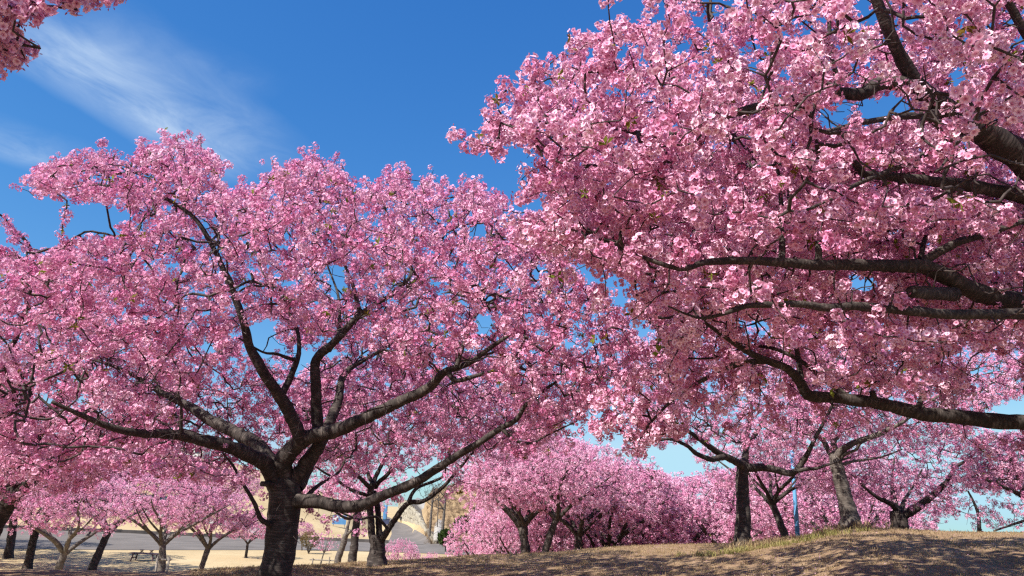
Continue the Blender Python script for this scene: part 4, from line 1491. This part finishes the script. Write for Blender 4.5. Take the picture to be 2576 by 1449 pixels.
# ------------------------------------------------------------------ other plants
def sapling():
    p = on_plane(806, 1419, VALLEY)
    base = Vector((p.x, p.y, gz(p.x, p.y)))
    limbs = [('trunk', [base + Vector((0, 0, -.1)), base + Vector((.1, 0, .5)), base + Vector((.2, 0, .9))], [.05, .042, .035])]
    for dx, dy, dz in ((-.7, .1, 1.3), (.9, .1, 1.3), (.2, .3, 1.6), (.5, -.3, 1.2), (-.3, -.2, 1.4)):
        limbs.append(('limb', [base + Vector((.17, 0, .75)), base + Vector((.17 + dx * .4, dy * .5, .75 + dz * .4)), base + Vector((.17 + dx, dy, .75 + dz))], [.025, .018, .008]))
    tg = sample_ellipsoids([(base + Vector((.25, 0, 1.65)), (1.25, .8, .75), 1)], 140, clump=4)
    make_tree('thin cherry sapling with few pale blossoms on the lawn beside the brown bush', base, limbs, tg, step=.14, proto_key='far', per_node=.9, jitter=.04, pale=True, sides=9, twig_r=.004)
    # low wooden frame propping it
    t = empty('tree_support', base + Vector((.05, -.35, 0)), 'low wooden prop frame at the foot of the thin sapling', 'tree support')
    for x in (-.55, .65):
        MB().tube([(x, 0, -.1), (x, 0, .42 if x < 0 else .55)], .045, 8).build('post', M['wood_grey'], t)
    MB().tube([(-.8, .08, .3), (.95, .08, .3)], .04, 8).build('crossbar', M['wood_grey'], t)


sapling()


def round_bush():
    p = on_plane(776, 1393, VALLEY)
    base = Vector((p.x, p.y, gz(p.x, p.y)))
    limbs = []
    for k in range(9):
        a = 6.28 * k / 9
        d = Vector((math.cos(a), math.sin(a), 0))
        limbs.append(('stem', [base + Vector((0, 0, -.05)), base + d * .22 + Vector((0, 0, .5)), base + d * .45 + Vector((0, 0, 1.05))], [.03, .022, .01]))
    root = empty('bush', base, 'round leafless brown bush beside the road', 'bush')
    SP = []
    for k, (nm, pts, rads) in enumerate(limbs):
        o, P, Rr = sweep(nm, pts, rads, M['bark_pale'], root, sides=6, origin=base, seed=k)
        SP += P[3:]
    tg = sample_ellipsoids([(base + Vector((0, 0, 1.15)), (.85, .85, .75), 1)], 900, shell=.5)
    nodes, par, cnt, n0 = grow(np.array([list(q) for q in SP]), None, tg, .12, jit=.01)
    idx = np.arange(n0, len(nodes))
    r_ = np.minimum(.006 * cnt ** .4, .02)
    Vt, Ft = seg_tubes(nodes[par[idx]] - np.array(base), nodes[idx] - np.array(base), r_[idx], r_[idx] * .8, 3)
    o = bpy.data.objects.new('twigs', np_mesh('twigs', Vt, Ft, M['bush_twig']))
    COL.objects.link(o)
    o.parent = root
    tag(o, kind='stuff')
    scatter('buds', tg[rng.random(len(tg)) < .8] - np.array(base), scatter_group('budleaf', [leaf_tuft('bud_tuft', 5, .09, .035, leaf_mat('leaf_brown', (.10, .07, .025), (.19, .14, .05))) for _ in range(2)], .7, 1.3), root)


round_bush()


def leafy_tree(label, base, H, ells, n_, protos, key, trunk_r, name, cat, group=None, smin=.8, smax=1.5):
    base = Vector(base)
    root = empty(name, base, label, cat, group)
    sweep('trunk', [base - Vector((0, 0, .3)), base + Vector((0, 0, H * .4)), base + Vector((.1, 0, H * .85))], [trunk_r, trunk_r * .8, trunk_r * .25], M['bark'], root, step=.3, sides=8, origin=base)
    pts = sample_ellipsoids(ells, n_, shell=.6, clump=1.6)
    c = empty_mesh = scatter('crown', pts - np.array(base), scatter_group(key, protos, smin, smax), root)
    SPk = np.array([[base.x, base.y, base.z + H * t] for t in np.linspace(.25, .85, 14)])
    nodes, par, cnt, n0 = grow(SPk, None, pts[rng.choice(len(pts), min(len(pts), 160), replace=False)], .5)
    idx = np.arange(n0, len(nodes))
    r_ = np.minimum(.015 * cnt ** .4, .08)
    Vt, Ft = seg_tubes(nodes[par[idx]] - np.array(base), nodes[idx] - np.array(base), r_[idx], r_[idx] * .8, 4)
    o = bpy.data.objects.new('branches', np_mesh('branches', Vt, Ft, M['twig']))
    COL.objects.link(o)
    o.parent = root
    tag(o, kind='stuff')
    return root


p = at(1630, 1230, 62)
zb = gz(p.x, p.y)
zt = at(1630, 1183, 62).z
zc_ = zt - 1.3
leafy_tree('olive green evergreen tree rising behind the pink grove', (p.x, p.y, zb), zt - zb, [(Vector((p.x - .2, p.y, zc_ - .3)), (1.3, 1.3, 1.5), 1), (Vector((p.x + .9, p.y, zc_ - .8)), (1.0, 1.0, 1.0), 1),
           (Vector((p.x - .2, p.y, zc_ - 2.4)), (1.9, 1.9, 1.8), 1)], 1500, P_OLIVE, 'olive', .2, 'evergreen_tree', 'evergreen tree')
for k, (u, Y, vt, w) in enumerate([(285, 104, 1030, 3.0), (235, 112, 1055, 2.6), (330, 118, 1060, 2.4)]):
    p = at(u, 1160, Y)
    zb = gz(p.x, p.y)
    zt = at(u, vt, Y).z
    Hh = max(5, zt - zb)
    ells = [(Vector((p.x, p.y, zb + Hh * f)), (w * (1.15 - f), w * (1.15 - f), Hh * .16), 1) for f in (.22, .36, .5, .63, .76, .88)]
    leafy_tree(['tall dark conifer on the lawn slope seen under the big crown', 'dark conifer left of the tallest one on the slope', 'dark conifer standing behind, nearest the white building'][k],
               (p.x, p.y, zb), Hh, ells, 1100, P_DARK, 'dark', .25, 'conifer_tree', 'conifer', smin=1.0, smax=2.0)
# evergreen shrubs near the wall
for k, (u, v, Y, w, h) in enumerate([(1122, 1352, 80, .8, 1.3), (1168, 1318, 86, 1.2, 1.4), (1198, 1322, 74, 1.2, 1.4)]):
    p = at(u, v, Y)
    zb = gz(p.x, p.y)
    root = empty('evergreen_shrub', (p.x, p.y, zb), ['dark evergreen shrub at the foot of the bare pale trunk on the bank', 'glossy green shrub on the brown bank behind pink blossom', 'glossy green shrub low among the pink grove branches'][k], 'shrub')
    pts = sample_ellipsoids([(Vector((0, 0, max(h * .55, p.z - zb))), (w, w, h * .6), 1)], 240, shell=.4)
    scatter('foliage', pts, scatter_group('green', P_GREEN, .8, 1.5), root)
    MB().tube([(0, 0, -.1), (.05, 0, h * .5), (0, .05, max(h * .9, p.z - zb))], [.06, .05, .02], 6).build('stem', M['bark'], root)


# bare pale trees and brush on the bank
def bare_tree(label, foot_uv, top_uv, Y, r, seed, group=None):
    random.seed(seed)
    p = at(*foot_uv, Y)
    base = Vector((p.x, p.y, gz(p.x, p.y)))
    top = at(*top_uv, Y)
    d = top - base
    limbs = [('trunk', [base - Vector((0, 0, .2)), base + d * .4, base + d * .75, top], [r, r * .85, r * .7, r * .5])]
    tgs = []
    for k in range(6):
        a = random.random() * 6.28
        e = Vector((math.cos(a), math.sin(a) * .6, random.uniform(.1, .9)))
        s = base + d * random.uniform(.6, .98)
        limbs.append(('branch', [s, s + e * .8, s + e * 1.8 + Vector((0, 0, .2))], [r * .4, r * .28, r * .1]))
    tg = sample_ellipsoids([(top, (2.4, 2.0, 1.6), 1)], 130)
    make_tree(label, base, limbs, tg, step=.3, blossom=False, pale=True, name='bare_tree', category='bare tree', sides=8, twig_r=.008, max_r=.04, group=group)


bare_tree('bare pale grey trunk on the brown bank next to the stone wall', (1083, 1304), (1091, 1225), 98, .17, 3)
bare_tree('bare pale grey trunk on the brown bank nearer the pink grove', (1112, 1336), (1122, 1240), 92, .19, 5)
bare_tree('thin bare sapling trunk on the brown bank behind the two pale trunks', (1102, 1300), (1104, 1235), 104, .08, 9)
# brush covering the bank
bx, by = [], []
for _ in range(2600):
    u = random.uniform(1072, 1420)
    a = az_of(u)
    r_ = random.uniform(92, 190)
    bx.append(r_ * math.sin(a))
    by.append(r_ * math.cos(a))
bp_ = np.stack([bx, by, ground_z(bx, by) - .05], -1)
P_BRUSH = []
for q in range(3):
    vs, fs = [], []
    for k in range(22):
        a = random.random() * 6.28
        d = Vector((math.cos(a) * .6, math.sin(a) * .6, 1)) * random.uniform(.5, 1.1)
        s = Vector((-d.y, d.x, 0)).normalized() * .018
        b0 = len(vs)
        o = Vector((random.gauss(0, .2), random.gauss(0, .2), 0))
        vs += [o - s, o + s, o + d + s * .4, o + d - s * .4]
        fs.append((b0, b0 + 1, b0 + 2, b0 + 3))
    P_BRUSH.append(proto('brush_tuft', vs, fs, M['brush']))
br = scatter('brush', bp_, scatter_group('brush', P_BRUSH, .35, .85, False), None, 'brown leafless brush covering the bank above the stone wall')
br['category'] = 'brush'

# green hedge strip and building on top of the far lawn
hp = [drape(u, v) for u, v in ((300, 1172), (380, 1178), (460, 1186), (540, 1195))]
hedge_pts = []
for a, b_ in zip(hp[:-1], hp[1:]):
    for k in range(160):
        q = a.lerp(b_, random.random()) + Vector((random.uniform(-.6, .6), random.uniform(0, 2.4), 0))
        q.z = gz(q.x, q.y) + random.uniform(.1, 1.3)
        hedge_pts.append(list(q))
hb = hp[1]
hedge = empty('hedge', (hb.x, hb.y, gz(hb.x, hb.y)), 'low clipped green hedge along the top of the tan lawn', 'hedge')
scatter('foliage', np.array(hedge_pts) - np.array(hedge.location), scatter_group('green', P_GREEN, .8, 1.5), hedge)
hs_ = MB()
for a, b_ in zip(hp[:-1], hp[1:]):
    for k in range(6):
        q = a.lerp(b_, k / 6)
        z = gz(q.x, q.y + 1.2)
        hs_.tube([Vector((q.x, q.y + 1.2, z - .1)) - hedge.location, Vector((q.x + .1, q.y + 1.2, z + .9)) - hedge.location], .04, 5)
tag(hs_.build('stems', M['bark'], hedge), kind='stuff')

bq = at(470, 1135, 172)
zb = gz(bq.x, bq.y)
bld = empty('building', (bq.x, bq.y, zb), 'small white building with grey roof on the hill behind the hedge', 'building')
wz = max(3.2, at(470, 1118, 172).z - zb)
W_ = 7.5
MB().box((0, 2, wz / 2), (W_, 4, wz)).build('wall', M['white_paint'], bld)
rf = MB()
rf.v = [Vector(q) for q in ((-W_ / 2 - .4, -.5, wz), (W_ / 2 + .4, -.5, wz), (W_ / 2 + .4, 4.5, wz), (-W_ / 2 - .4, 4.5, wz), (-W_ / 2 - .4, 2, wz + 1.1), (W_ / 2 + .4, 2, wz + 1.1))]
rf.f = [(0, 1, 5, 4), (2, 3, 4, 5), (0, 4, 3), (1, 2, 5), (0, 3, 2, 1)]
rf.build('roof', M['roof'], bld)
for x in (-2.4, 0, 2.4):
    MB().box((x, -.02, wz - 1.3), (1.1, .1, 1.2)).build('window', M['glass'], bld)

# ------------------------------------------------------------------ stone retaining wall beside the path
wall_base = [(1090, 1372), (1062, 1354), (1038, 1335), (1016, 1319), (996, 1306)]
wall_top = [(1092, 1368), (1068, 1322), (1052, 1285), (1030, 1262), (1002, 1255)]
wb = [on_plane(u + 3, v, VALLEY) for u, v in wall_base]
wroot = empty('stone_wall', (wb[1].x, wb[1].y, VALLEY), 'rough cream stone retaining wall curving along the path up the bank', 'wall')
wo_ = wroot.location
heights = []
for (u, v), b_, (ut, vt) in zip(wall_base, wb, wall_top):
    heights.append(max(.5, at(ut, vt, b_.y).z - VALLEY))
core = MB()
for k in range(len(wb) - 1):
    a, b_ = wb[k] - wo_, wb[k + 1] - wo_
    ha, hb_ = heights[k] * .97, heights[k + 1] * .97
    d = (b_ - a).normalized()
    nrm = Vector((-d.y, d.x, 0))
    if nrm.x > 0:
        nrm = -nrm
    bk_ = -nrm * 2.2
    base_i = len(core.v)
    core.v += [a - Vector((0, 0, .3)), b_ - Vector((0, 0, .3)), b_ + Vector((0, 0, hb_)) + bk_ * .15, a + Vector((0, 0, ha)) + bk_ * .15,
               a - Vector((0, 0, .3)) + bk_, b_ - Vector((0, 0, .3)) + bk_, b_ + Vector((0, 0, hb_)) + bk_, a + Vector((0, 0, ha)) + bk_]
    for q in ((0, 1, 2, 3), (7, 6, 5, 4), (3, 2, 6, 7), (0, 3, 7, 4), (1, 5, 6, 2)):
        core.f.append(tuple(base_i + i_ for i_ in q))
core.build('backing', M['mortar'], wroot)


def stone_mesh(seed):
    random.seed(seed)
    vs = []
    for z in (-.5, .5):
        for (x, y) in ((-.5, -.35), (-.35, -.5), (.35, -.5), (.5, -.35), (.5, .35), (.35, .5), (-.35, .5), (-.5, .35)):
            vs.append((x * random.uniform(.85, 1.1), y * random.uniform(.85, 1.1), z * random.uniform(.8, 1.1)))
    fs = [tuple(range(8))[::-1], tuple(range(8, 16))] + [(k, (k + 1) % 8, 8 + (k + 1) % 8, 8 + k) for k in range(8)]
    me_ = bpy.data.meshes.new('stone')
    me_.from_pydata(vs, [], fs)
    me_.materials.append(M['stone'])
    return me_


stones = [stone_mesh(s) for s in range(6)]
ns = 0
for k in range(len(wb) - 1):
    a, b_ = wb[k] - wo_, wb[k + 1] - wo_
    d = (b_ - a)
    Ls = d.length
    dn = d.normalized()
    nrm = Vector((-dn.y, dn.x, 0))
    if nrm.x > 0:
        nrm = -nrm
    sw = max(1.1, Ls / 14)
    ncol = max(2, int(Ls / sw))
    for cidx in range(ncol):
        f = (cidx + .5) / ncol
        h = heights[k] * (1 - f) + heights[k + 1] * f
        rows = max(1, int(h / .85))
        for rw in range(rows):
            if ns >= 290:
                break
            z = (rw + .5) * h / rows
            q = a + d * ((cidx + .5 + (.25 if rw % 2 else -.25)) / ncol) + Vector((0, 0, z)) - nrm * (.33 * z / max(h, 1)) + nrm * .04
            o = bpy.data.objects.new('stone', random.choice(stones))
            COL.objects.link(o)
            o.parent = wroot
            o.location = q
            yaw = math.atan2(dn.y, dn.x)
            o.rotation_euler = (random.uniform(-.12, .12), random.uniform(-.12, .12), yaw + random.uniform(-.1, .1))
            o.scale = (Ls / ncol * random.uniform(.88, .98), random.uniform(.5, .7), h / rows * random.uniform(.86, .98))
            ns += 1
# concrete ramp edge continuing from the wall down to the road
cap = MB()
cp = [on_plane(1097, 1372, VALLEY), wb[1] + Vector((2.2, 1, heights[1])), wb[2] + Vector((2.4, 1, heights[2])), wb[3] + Vector((2.6, 1.4, heights[3]))]
cap.tube([Vector((c.x, c.y, c.z if i_ else VALLEY + .4)) - wo_ for i_, c in enumerate(cp)], [.45, .9, 1.1, 1.1], 7)
cap.build('coping', M['concrete'], wroot, smooth=True)

# ------------------------------------------------------------------ blue pole with lamp
pb = at(2007, 1356, 23)
pb.z = gz(pb.x, 23) - .1
lamp = empty('lamp_post', pb, 'light blue painted lamp post behind the mound crest between two cherry trunks', 'lamp post')
MB().tube([(0, 0, 0), (0, 0, 1.6), (0, 0, 4.6)], [.075, .06, .05], 12).build('pole', M['blue_paint'], lamp, True)
MB().tube([(0, 0, .0), (0, 0, .25)], [.13, .12], 12).build('base_collar', M['blue_paint'], lamp, True)
hd = MB().tube([(0, 0, 4.6), (0, 0, 4.66), (0, 0, 4.95), (0, 0, 5.0)], [.06, .17, .19, .05], 12).build('lantern', M['lamp_glass'], lamp, True)
MB().tube([(0, 0, 4.99), (0, 0, 5.03), (0, 0, 5.08)], [.24, .22, .03], 12).build('cap', M['blue_paint'], hd, True)

# ------------------------------------------------------------------ picnic table with two small chairs' backs
tb = on_plane(362, 1411, VALLEY)
tb.z = gz(tb.x, tb.y)
tbl = empty('picnic_table', tb, 'long low wooden picnic table in the shade on the valley lawn', 'table')
for k in range(4):
    MB().box((0, -.33 + k * .22, .50), (2.0, .20, .05)).build('plank', M['wood_dark'], tbl)
for sx in (-1, 1):
    MB().box((sx * .68, 0, .45), (.08, .84, .06)).build('batten', M['wood_dark'], tbl)
    for sy in (-1, 1):
        MB().tube([(sx * .66, sy * .30, .45), (sx * .76, sy * .36, -.03)], .05, 6).build('leg', M['wood_dark'], tbl)
    MB().tube([(sx * .70, -.33, .22), (sx * .70, .33, .22)], .035, 6).build('stretcher', M['wood_dark'], tbl)
for k, x in enumerate((-.30, .36)):
    cx = empty('folding_stool', (tb.x + x, tb.y + .1, tb.z + .522), 'small folded wooden stool lying on the picnic table', 'stool', 'folded stools on the picnic table')
    for s_ in (-1, 1):
        MB().tube([(-.11 * s_, -.08, 0), (.09 * s_, -.08, .19)], .018, 6).build('leg', M['wood_dark'], cx)
        MB().tube([(-.11 * s_, .08, 0), (.09 * s_, .08, .19)], .018, 6).build('leg', M['wood_dark'], cx)
    MB().box((0, 0, .20), (.24, .20, .025)).build('seat', M['wood_dark'], cx)

# wooden props of the young tree
tp = at(405, 1455, 38)
for k, (u0, u1, v0, v1) in enumerate([(389, 397, 1462, 1400), (417, 426, 1462, 1401)]):
    a, b_ = at(u0, v0, 37.6), at(u1, v1, 37.6)
    a.z = gz(a.x, a.y) - .1
    pr = empty('tree_prop', a, ['slanting pale wooden prop on the left of the young cherry trunk', 'pale wooden prop post right of the young cherry trunk, with a short crossbar'][k], 'tree prop')
    MB().tube([(0, 0, 0), tuple(b_ - a)], .055, 8).build('pole', M['wood_grey'], pr, True)
    if k:
        e = b_ - a
        MB().tube([(e.x + .1, e.y, e.z - .12), (e.x - .55, e.y + .15, e.z - .16)], .05, 8).build('crossbar', M['wood_grey'], pr, True)

# ------------------------------------------------------------------ blue things on the far lawn, banner by the path
def board(u, v, w, h, Y, label):
    q = at(u, v, Y)
    q.z = gz(q.x, q.y)
    t = empty('notice_board', q, label, 'notice board')
    for sx in (-1, 1):
        MB().tube([(sx * w * .42, 0, -.1), (sx * w * .42, 0, h + .5)], .05, 6).build('post', M['wood_grey'], t)
    MB().box((0, -.06, .45 + h / 2), (w, .06, h)).build('panel', M['blue_cloth'], t)
    MB().box((-w * .27, -.10, .5 + h * .62), (w * .36, .02, h * .5)).build('sheet', M['white_paint'], t)
    MB().box((w * .1, -.10, .5 + h * .75), (w * .2, .02, h * .25)).build('sheet', M['white_paint'], t)


dq = drape(852, 1328)
board(852, 1326, 2.0, 1.3, dq.y, 'blue notice board with white sheets standing on the tan lawn')
dq = drape(903, 1316)
board(903, 1312, 1.0, .9, dq.y, 'small blue board right of the larger one, beside the dark leaning trunk')
q = on_plane(961, 1325, VALLEY)
q.z = gz(q.x, q.y)
bn_ = empty('banner', q, 'narrow light blue banner on a pole at the edge of the path', 'banner')
MB().tube([(0, 0, -.1), (0, 0, 4.2)], .05, 8).build('pole', M['wood_grey'], bn_)
cl_ = MB()
for k in range(9):
    z = 1.0 + k * .38
    for x in range(4):
        cl_.v.append(Vector((.06 + x * .26, .10 * math.sin(z * 2.2 + x), z)))
for k in range(8):
    for x in range(3):
        b0 = k * 4 + x
        cl_.f.append((b0, b0 + 1, b0 + 5, b0 + 4))
cobj = cl_.build('cloth', M['blue_cloth'], bn_, True)
sd = cobj.modifiers.new('thickness', 'SOLIDIFY')
sd.thickness = .015
q2 = on_plane(968, 1324, VALLEY)
bx_ = empty('navy_box', (q2.x, q2.y, gz(q2.x, q2.y)), 'dark navy box beside the light blue banner', 'box')
MB().box((0, 0, .55), (1.7, 1.0, 1.1)).build('body', M['navy'], bx_)  # plain dark blue block right of the banner
MB().box((0, 0, 1.14), (1.8, 1.1, .1)).build('lid', M['navy'], bx_)

# ------------------------------------------------------------------ the walker on the path
def person(u, v, label):
    q = on_plane(u, v, VALLEY)
    q.z = gz(q.x, q.y) + .05
    root = empty('person', q, label, 'person')
    J = [(0, 0, .95), (0, 0, 1.2), (0, 0, 1.42), (0, -.02, 1.52), (0, -.03, 1.62), (0, -.03, 1.74),      # pelvis..head
         (-.19, 0, 1.40), (-.25, .05, 1.14), (-.24, -.08, .90), (.19, 0, 1.40), (.25, -.07, 1.14), (.24, -.20, .92),
         (-.10, 0, .90), (-.11, -.13, .50), (-.11, -.10, .07), (-.11, -.26, .03), (.10, 0, .90), (.11, .07, .50), (.11, .28, .10), (.11, .16, .03)]
    E = [(0, 1), (1, 2), (2, 3), (3, 4), (4, 5), (2, 6), (6, 7), (7, 8), (2, 9), (9, 10), (10, 11), (0, 12), (12, 13), (13, 14), (14, 15), (0, 16), (16, 17), (17, 18), (18, 19)]
    Rad = [.16, .16, .17, .065, .10, .085, .08, .06, .045, .08, .06, .045, .11, .08, .055, .045, .11, .08, .055, .045]
    me_ = bpy.data.meshes.new('body')
    me_.from_pydata(J, E, [])
    o = bpy.data.objects.new('body', me_)
    COL.objects.link(o)
    o.parent = root
    me_.materials.append(M['cloth_dark'])
    sk = o.modifiers.new('skin', 'SKIN')
    sv = me_.skin_vertices
    if not sv:
        bpy.context.view_layer.objects.active = o
    for k, r_ in enumerate(Rad):
        me_.skin_vertices[0].data[k].radius = (r_, r_ * .8)
    me_.skin_vertices[0].data[0].use_root = True
    o.modifiers.new('smooth', 'SUBSURF').levels = 1
    o.modifiers['smooth'].render_levels = 2
    # face and hair as small shells over the head
    hm, fm = MB(), MB()
    for mb, c, sc_, z0 in ((hm, Vector((0, .0, 1.68)), (.105, .115, .125), .0), (fm, Vector((0, -.05, 1.64)), (.08, .085, .11), -9)):
        rows, cols = 7, 10
        b0 = len(mb.v)
        for i_ in range(rows):
            th = math.pi * i_ / (rows - 1) * (.62 if z0 == 0 else 1)
            for j_ in range(cols):
                ph = 6.2832 * j_ / cols
                mb.v.append(c + Vector((sc_[0] * math.sin(th) * math.cos(ph), sc_[1] * math.sin(th) * math.sin(ph), sc_[2] * math.cos(th))))
        for i_ in range(rows - 1):
            for j_ in range(cols):
                mb.f.append((b0 + i_ * cols + j_, b0 + i_ * cols + (j_ + 1) % cols, b0 + (i_ + 1) * cols + (j_ + 1) % cols, b0 + (i_ + 1) * cols + j_))
    hm.build('hair', M['cloth_dark'], root, True)
    fm.build('face', M['skin'], root, True)
    return root


try:
    person(1007, 1323, 'person in dark clothes walking on the path beside the stone wall')
except Exception as ex:
    print('PERSON', ex)

# ------------------------------------------------------------------ grass and fallen petals on the mound
def mound_pts(n_, u0, u1, r0, r1, edge=None):
    out_ = []
    while len(out_) < n_:
        a = random.uniform(az_of(u0), az_of(u1))
        rc = np.interp(a, c_az, c_r)
        r_ = rc + random.gauss(*edge) if edge else math.sqrt(random.uniform(r0 ** 2, min(r1, rc + 2) ** 2))
        x, y = r_ * math.sin(a), r_ * math.cos(a)
        out_.append((x, y))
    q = np.array(out_)
    return np.column_stack([q, ground_z(q[:, 0], q[:, 1]) - .004])


def stuff(name, pts, key, protos, a, b_, label, cat):
    o = scatter(name, pts, scatter_group(key, protos, a, b_, False), None, label)
    o['category'] = cat
    return o


stuff('dry_grass', np.vstack([mound_pts(15000, 500, 2700, 8, 24), mound_pts(1200, 700, 2650, 0, 0, (0.0, .8))]), 'drygrass', P_GRASS, .5, 1.2, 'short dry tan grass thinly covering the tree mound', 'grass')


def ring(c, n_, sx, sy, dx=0, dy=0):
    q = rng.normal(0, 1, (n_, 2)) * (sx, sy) + (c.x + dx, c.y + dy)
    return np.column_stack([q, ground_z(q[:, 0], q[:, 1]) - .005])


stuff('tall_grass', np.vstack([ring(f5, 40, .4, .3, .2, -.3), ring(f7, 34, .4, .25, -.2, -.25)]), 'tallgrass', P_TALL, .6, 1.2, 'longer dry grass tufts around the two trunks on the mound', 'grass')
stuff('green_grass', np.vstack([ring(f5, 70, .7, .3, 1.1, -.9), ring(f5, 30, .5, .3, -.6, -1.0)]), 'weed', P_WEED, .6, 1.3, 'patch of green grass at the foot of the dappled trunk', 'grass')
P_FALL = []
for k in range(2):
    vs, fs, ht = [], [], []
    for q in range(5):
        c = Vector((random.gauss(0, .12), random.gauss(0, .12), .006))
        b0 = len(vs)
        a = random.random() * 6
        for w in (0, 1.57, 3.14, 4.71):
            vs.append(c + Vector((math.cos(a + w) * .011, math.sin(a + w) * .011, random.uniform(0, .006))))
            ht.append(0.0)
        fs.append((b0, b0 + 1, b0 + 2, b0 + 3))
    P_FALL.append(proto('fallen_petals', vs, fs, M['petal_near'], ht))
stuff('fallen_petals', mound_pts(2600, 600, 2700, 8, 24), 'fallen', P_FALL, .8, 1.2, 'fallen pink petals strewn over the tree mound', 'petals')
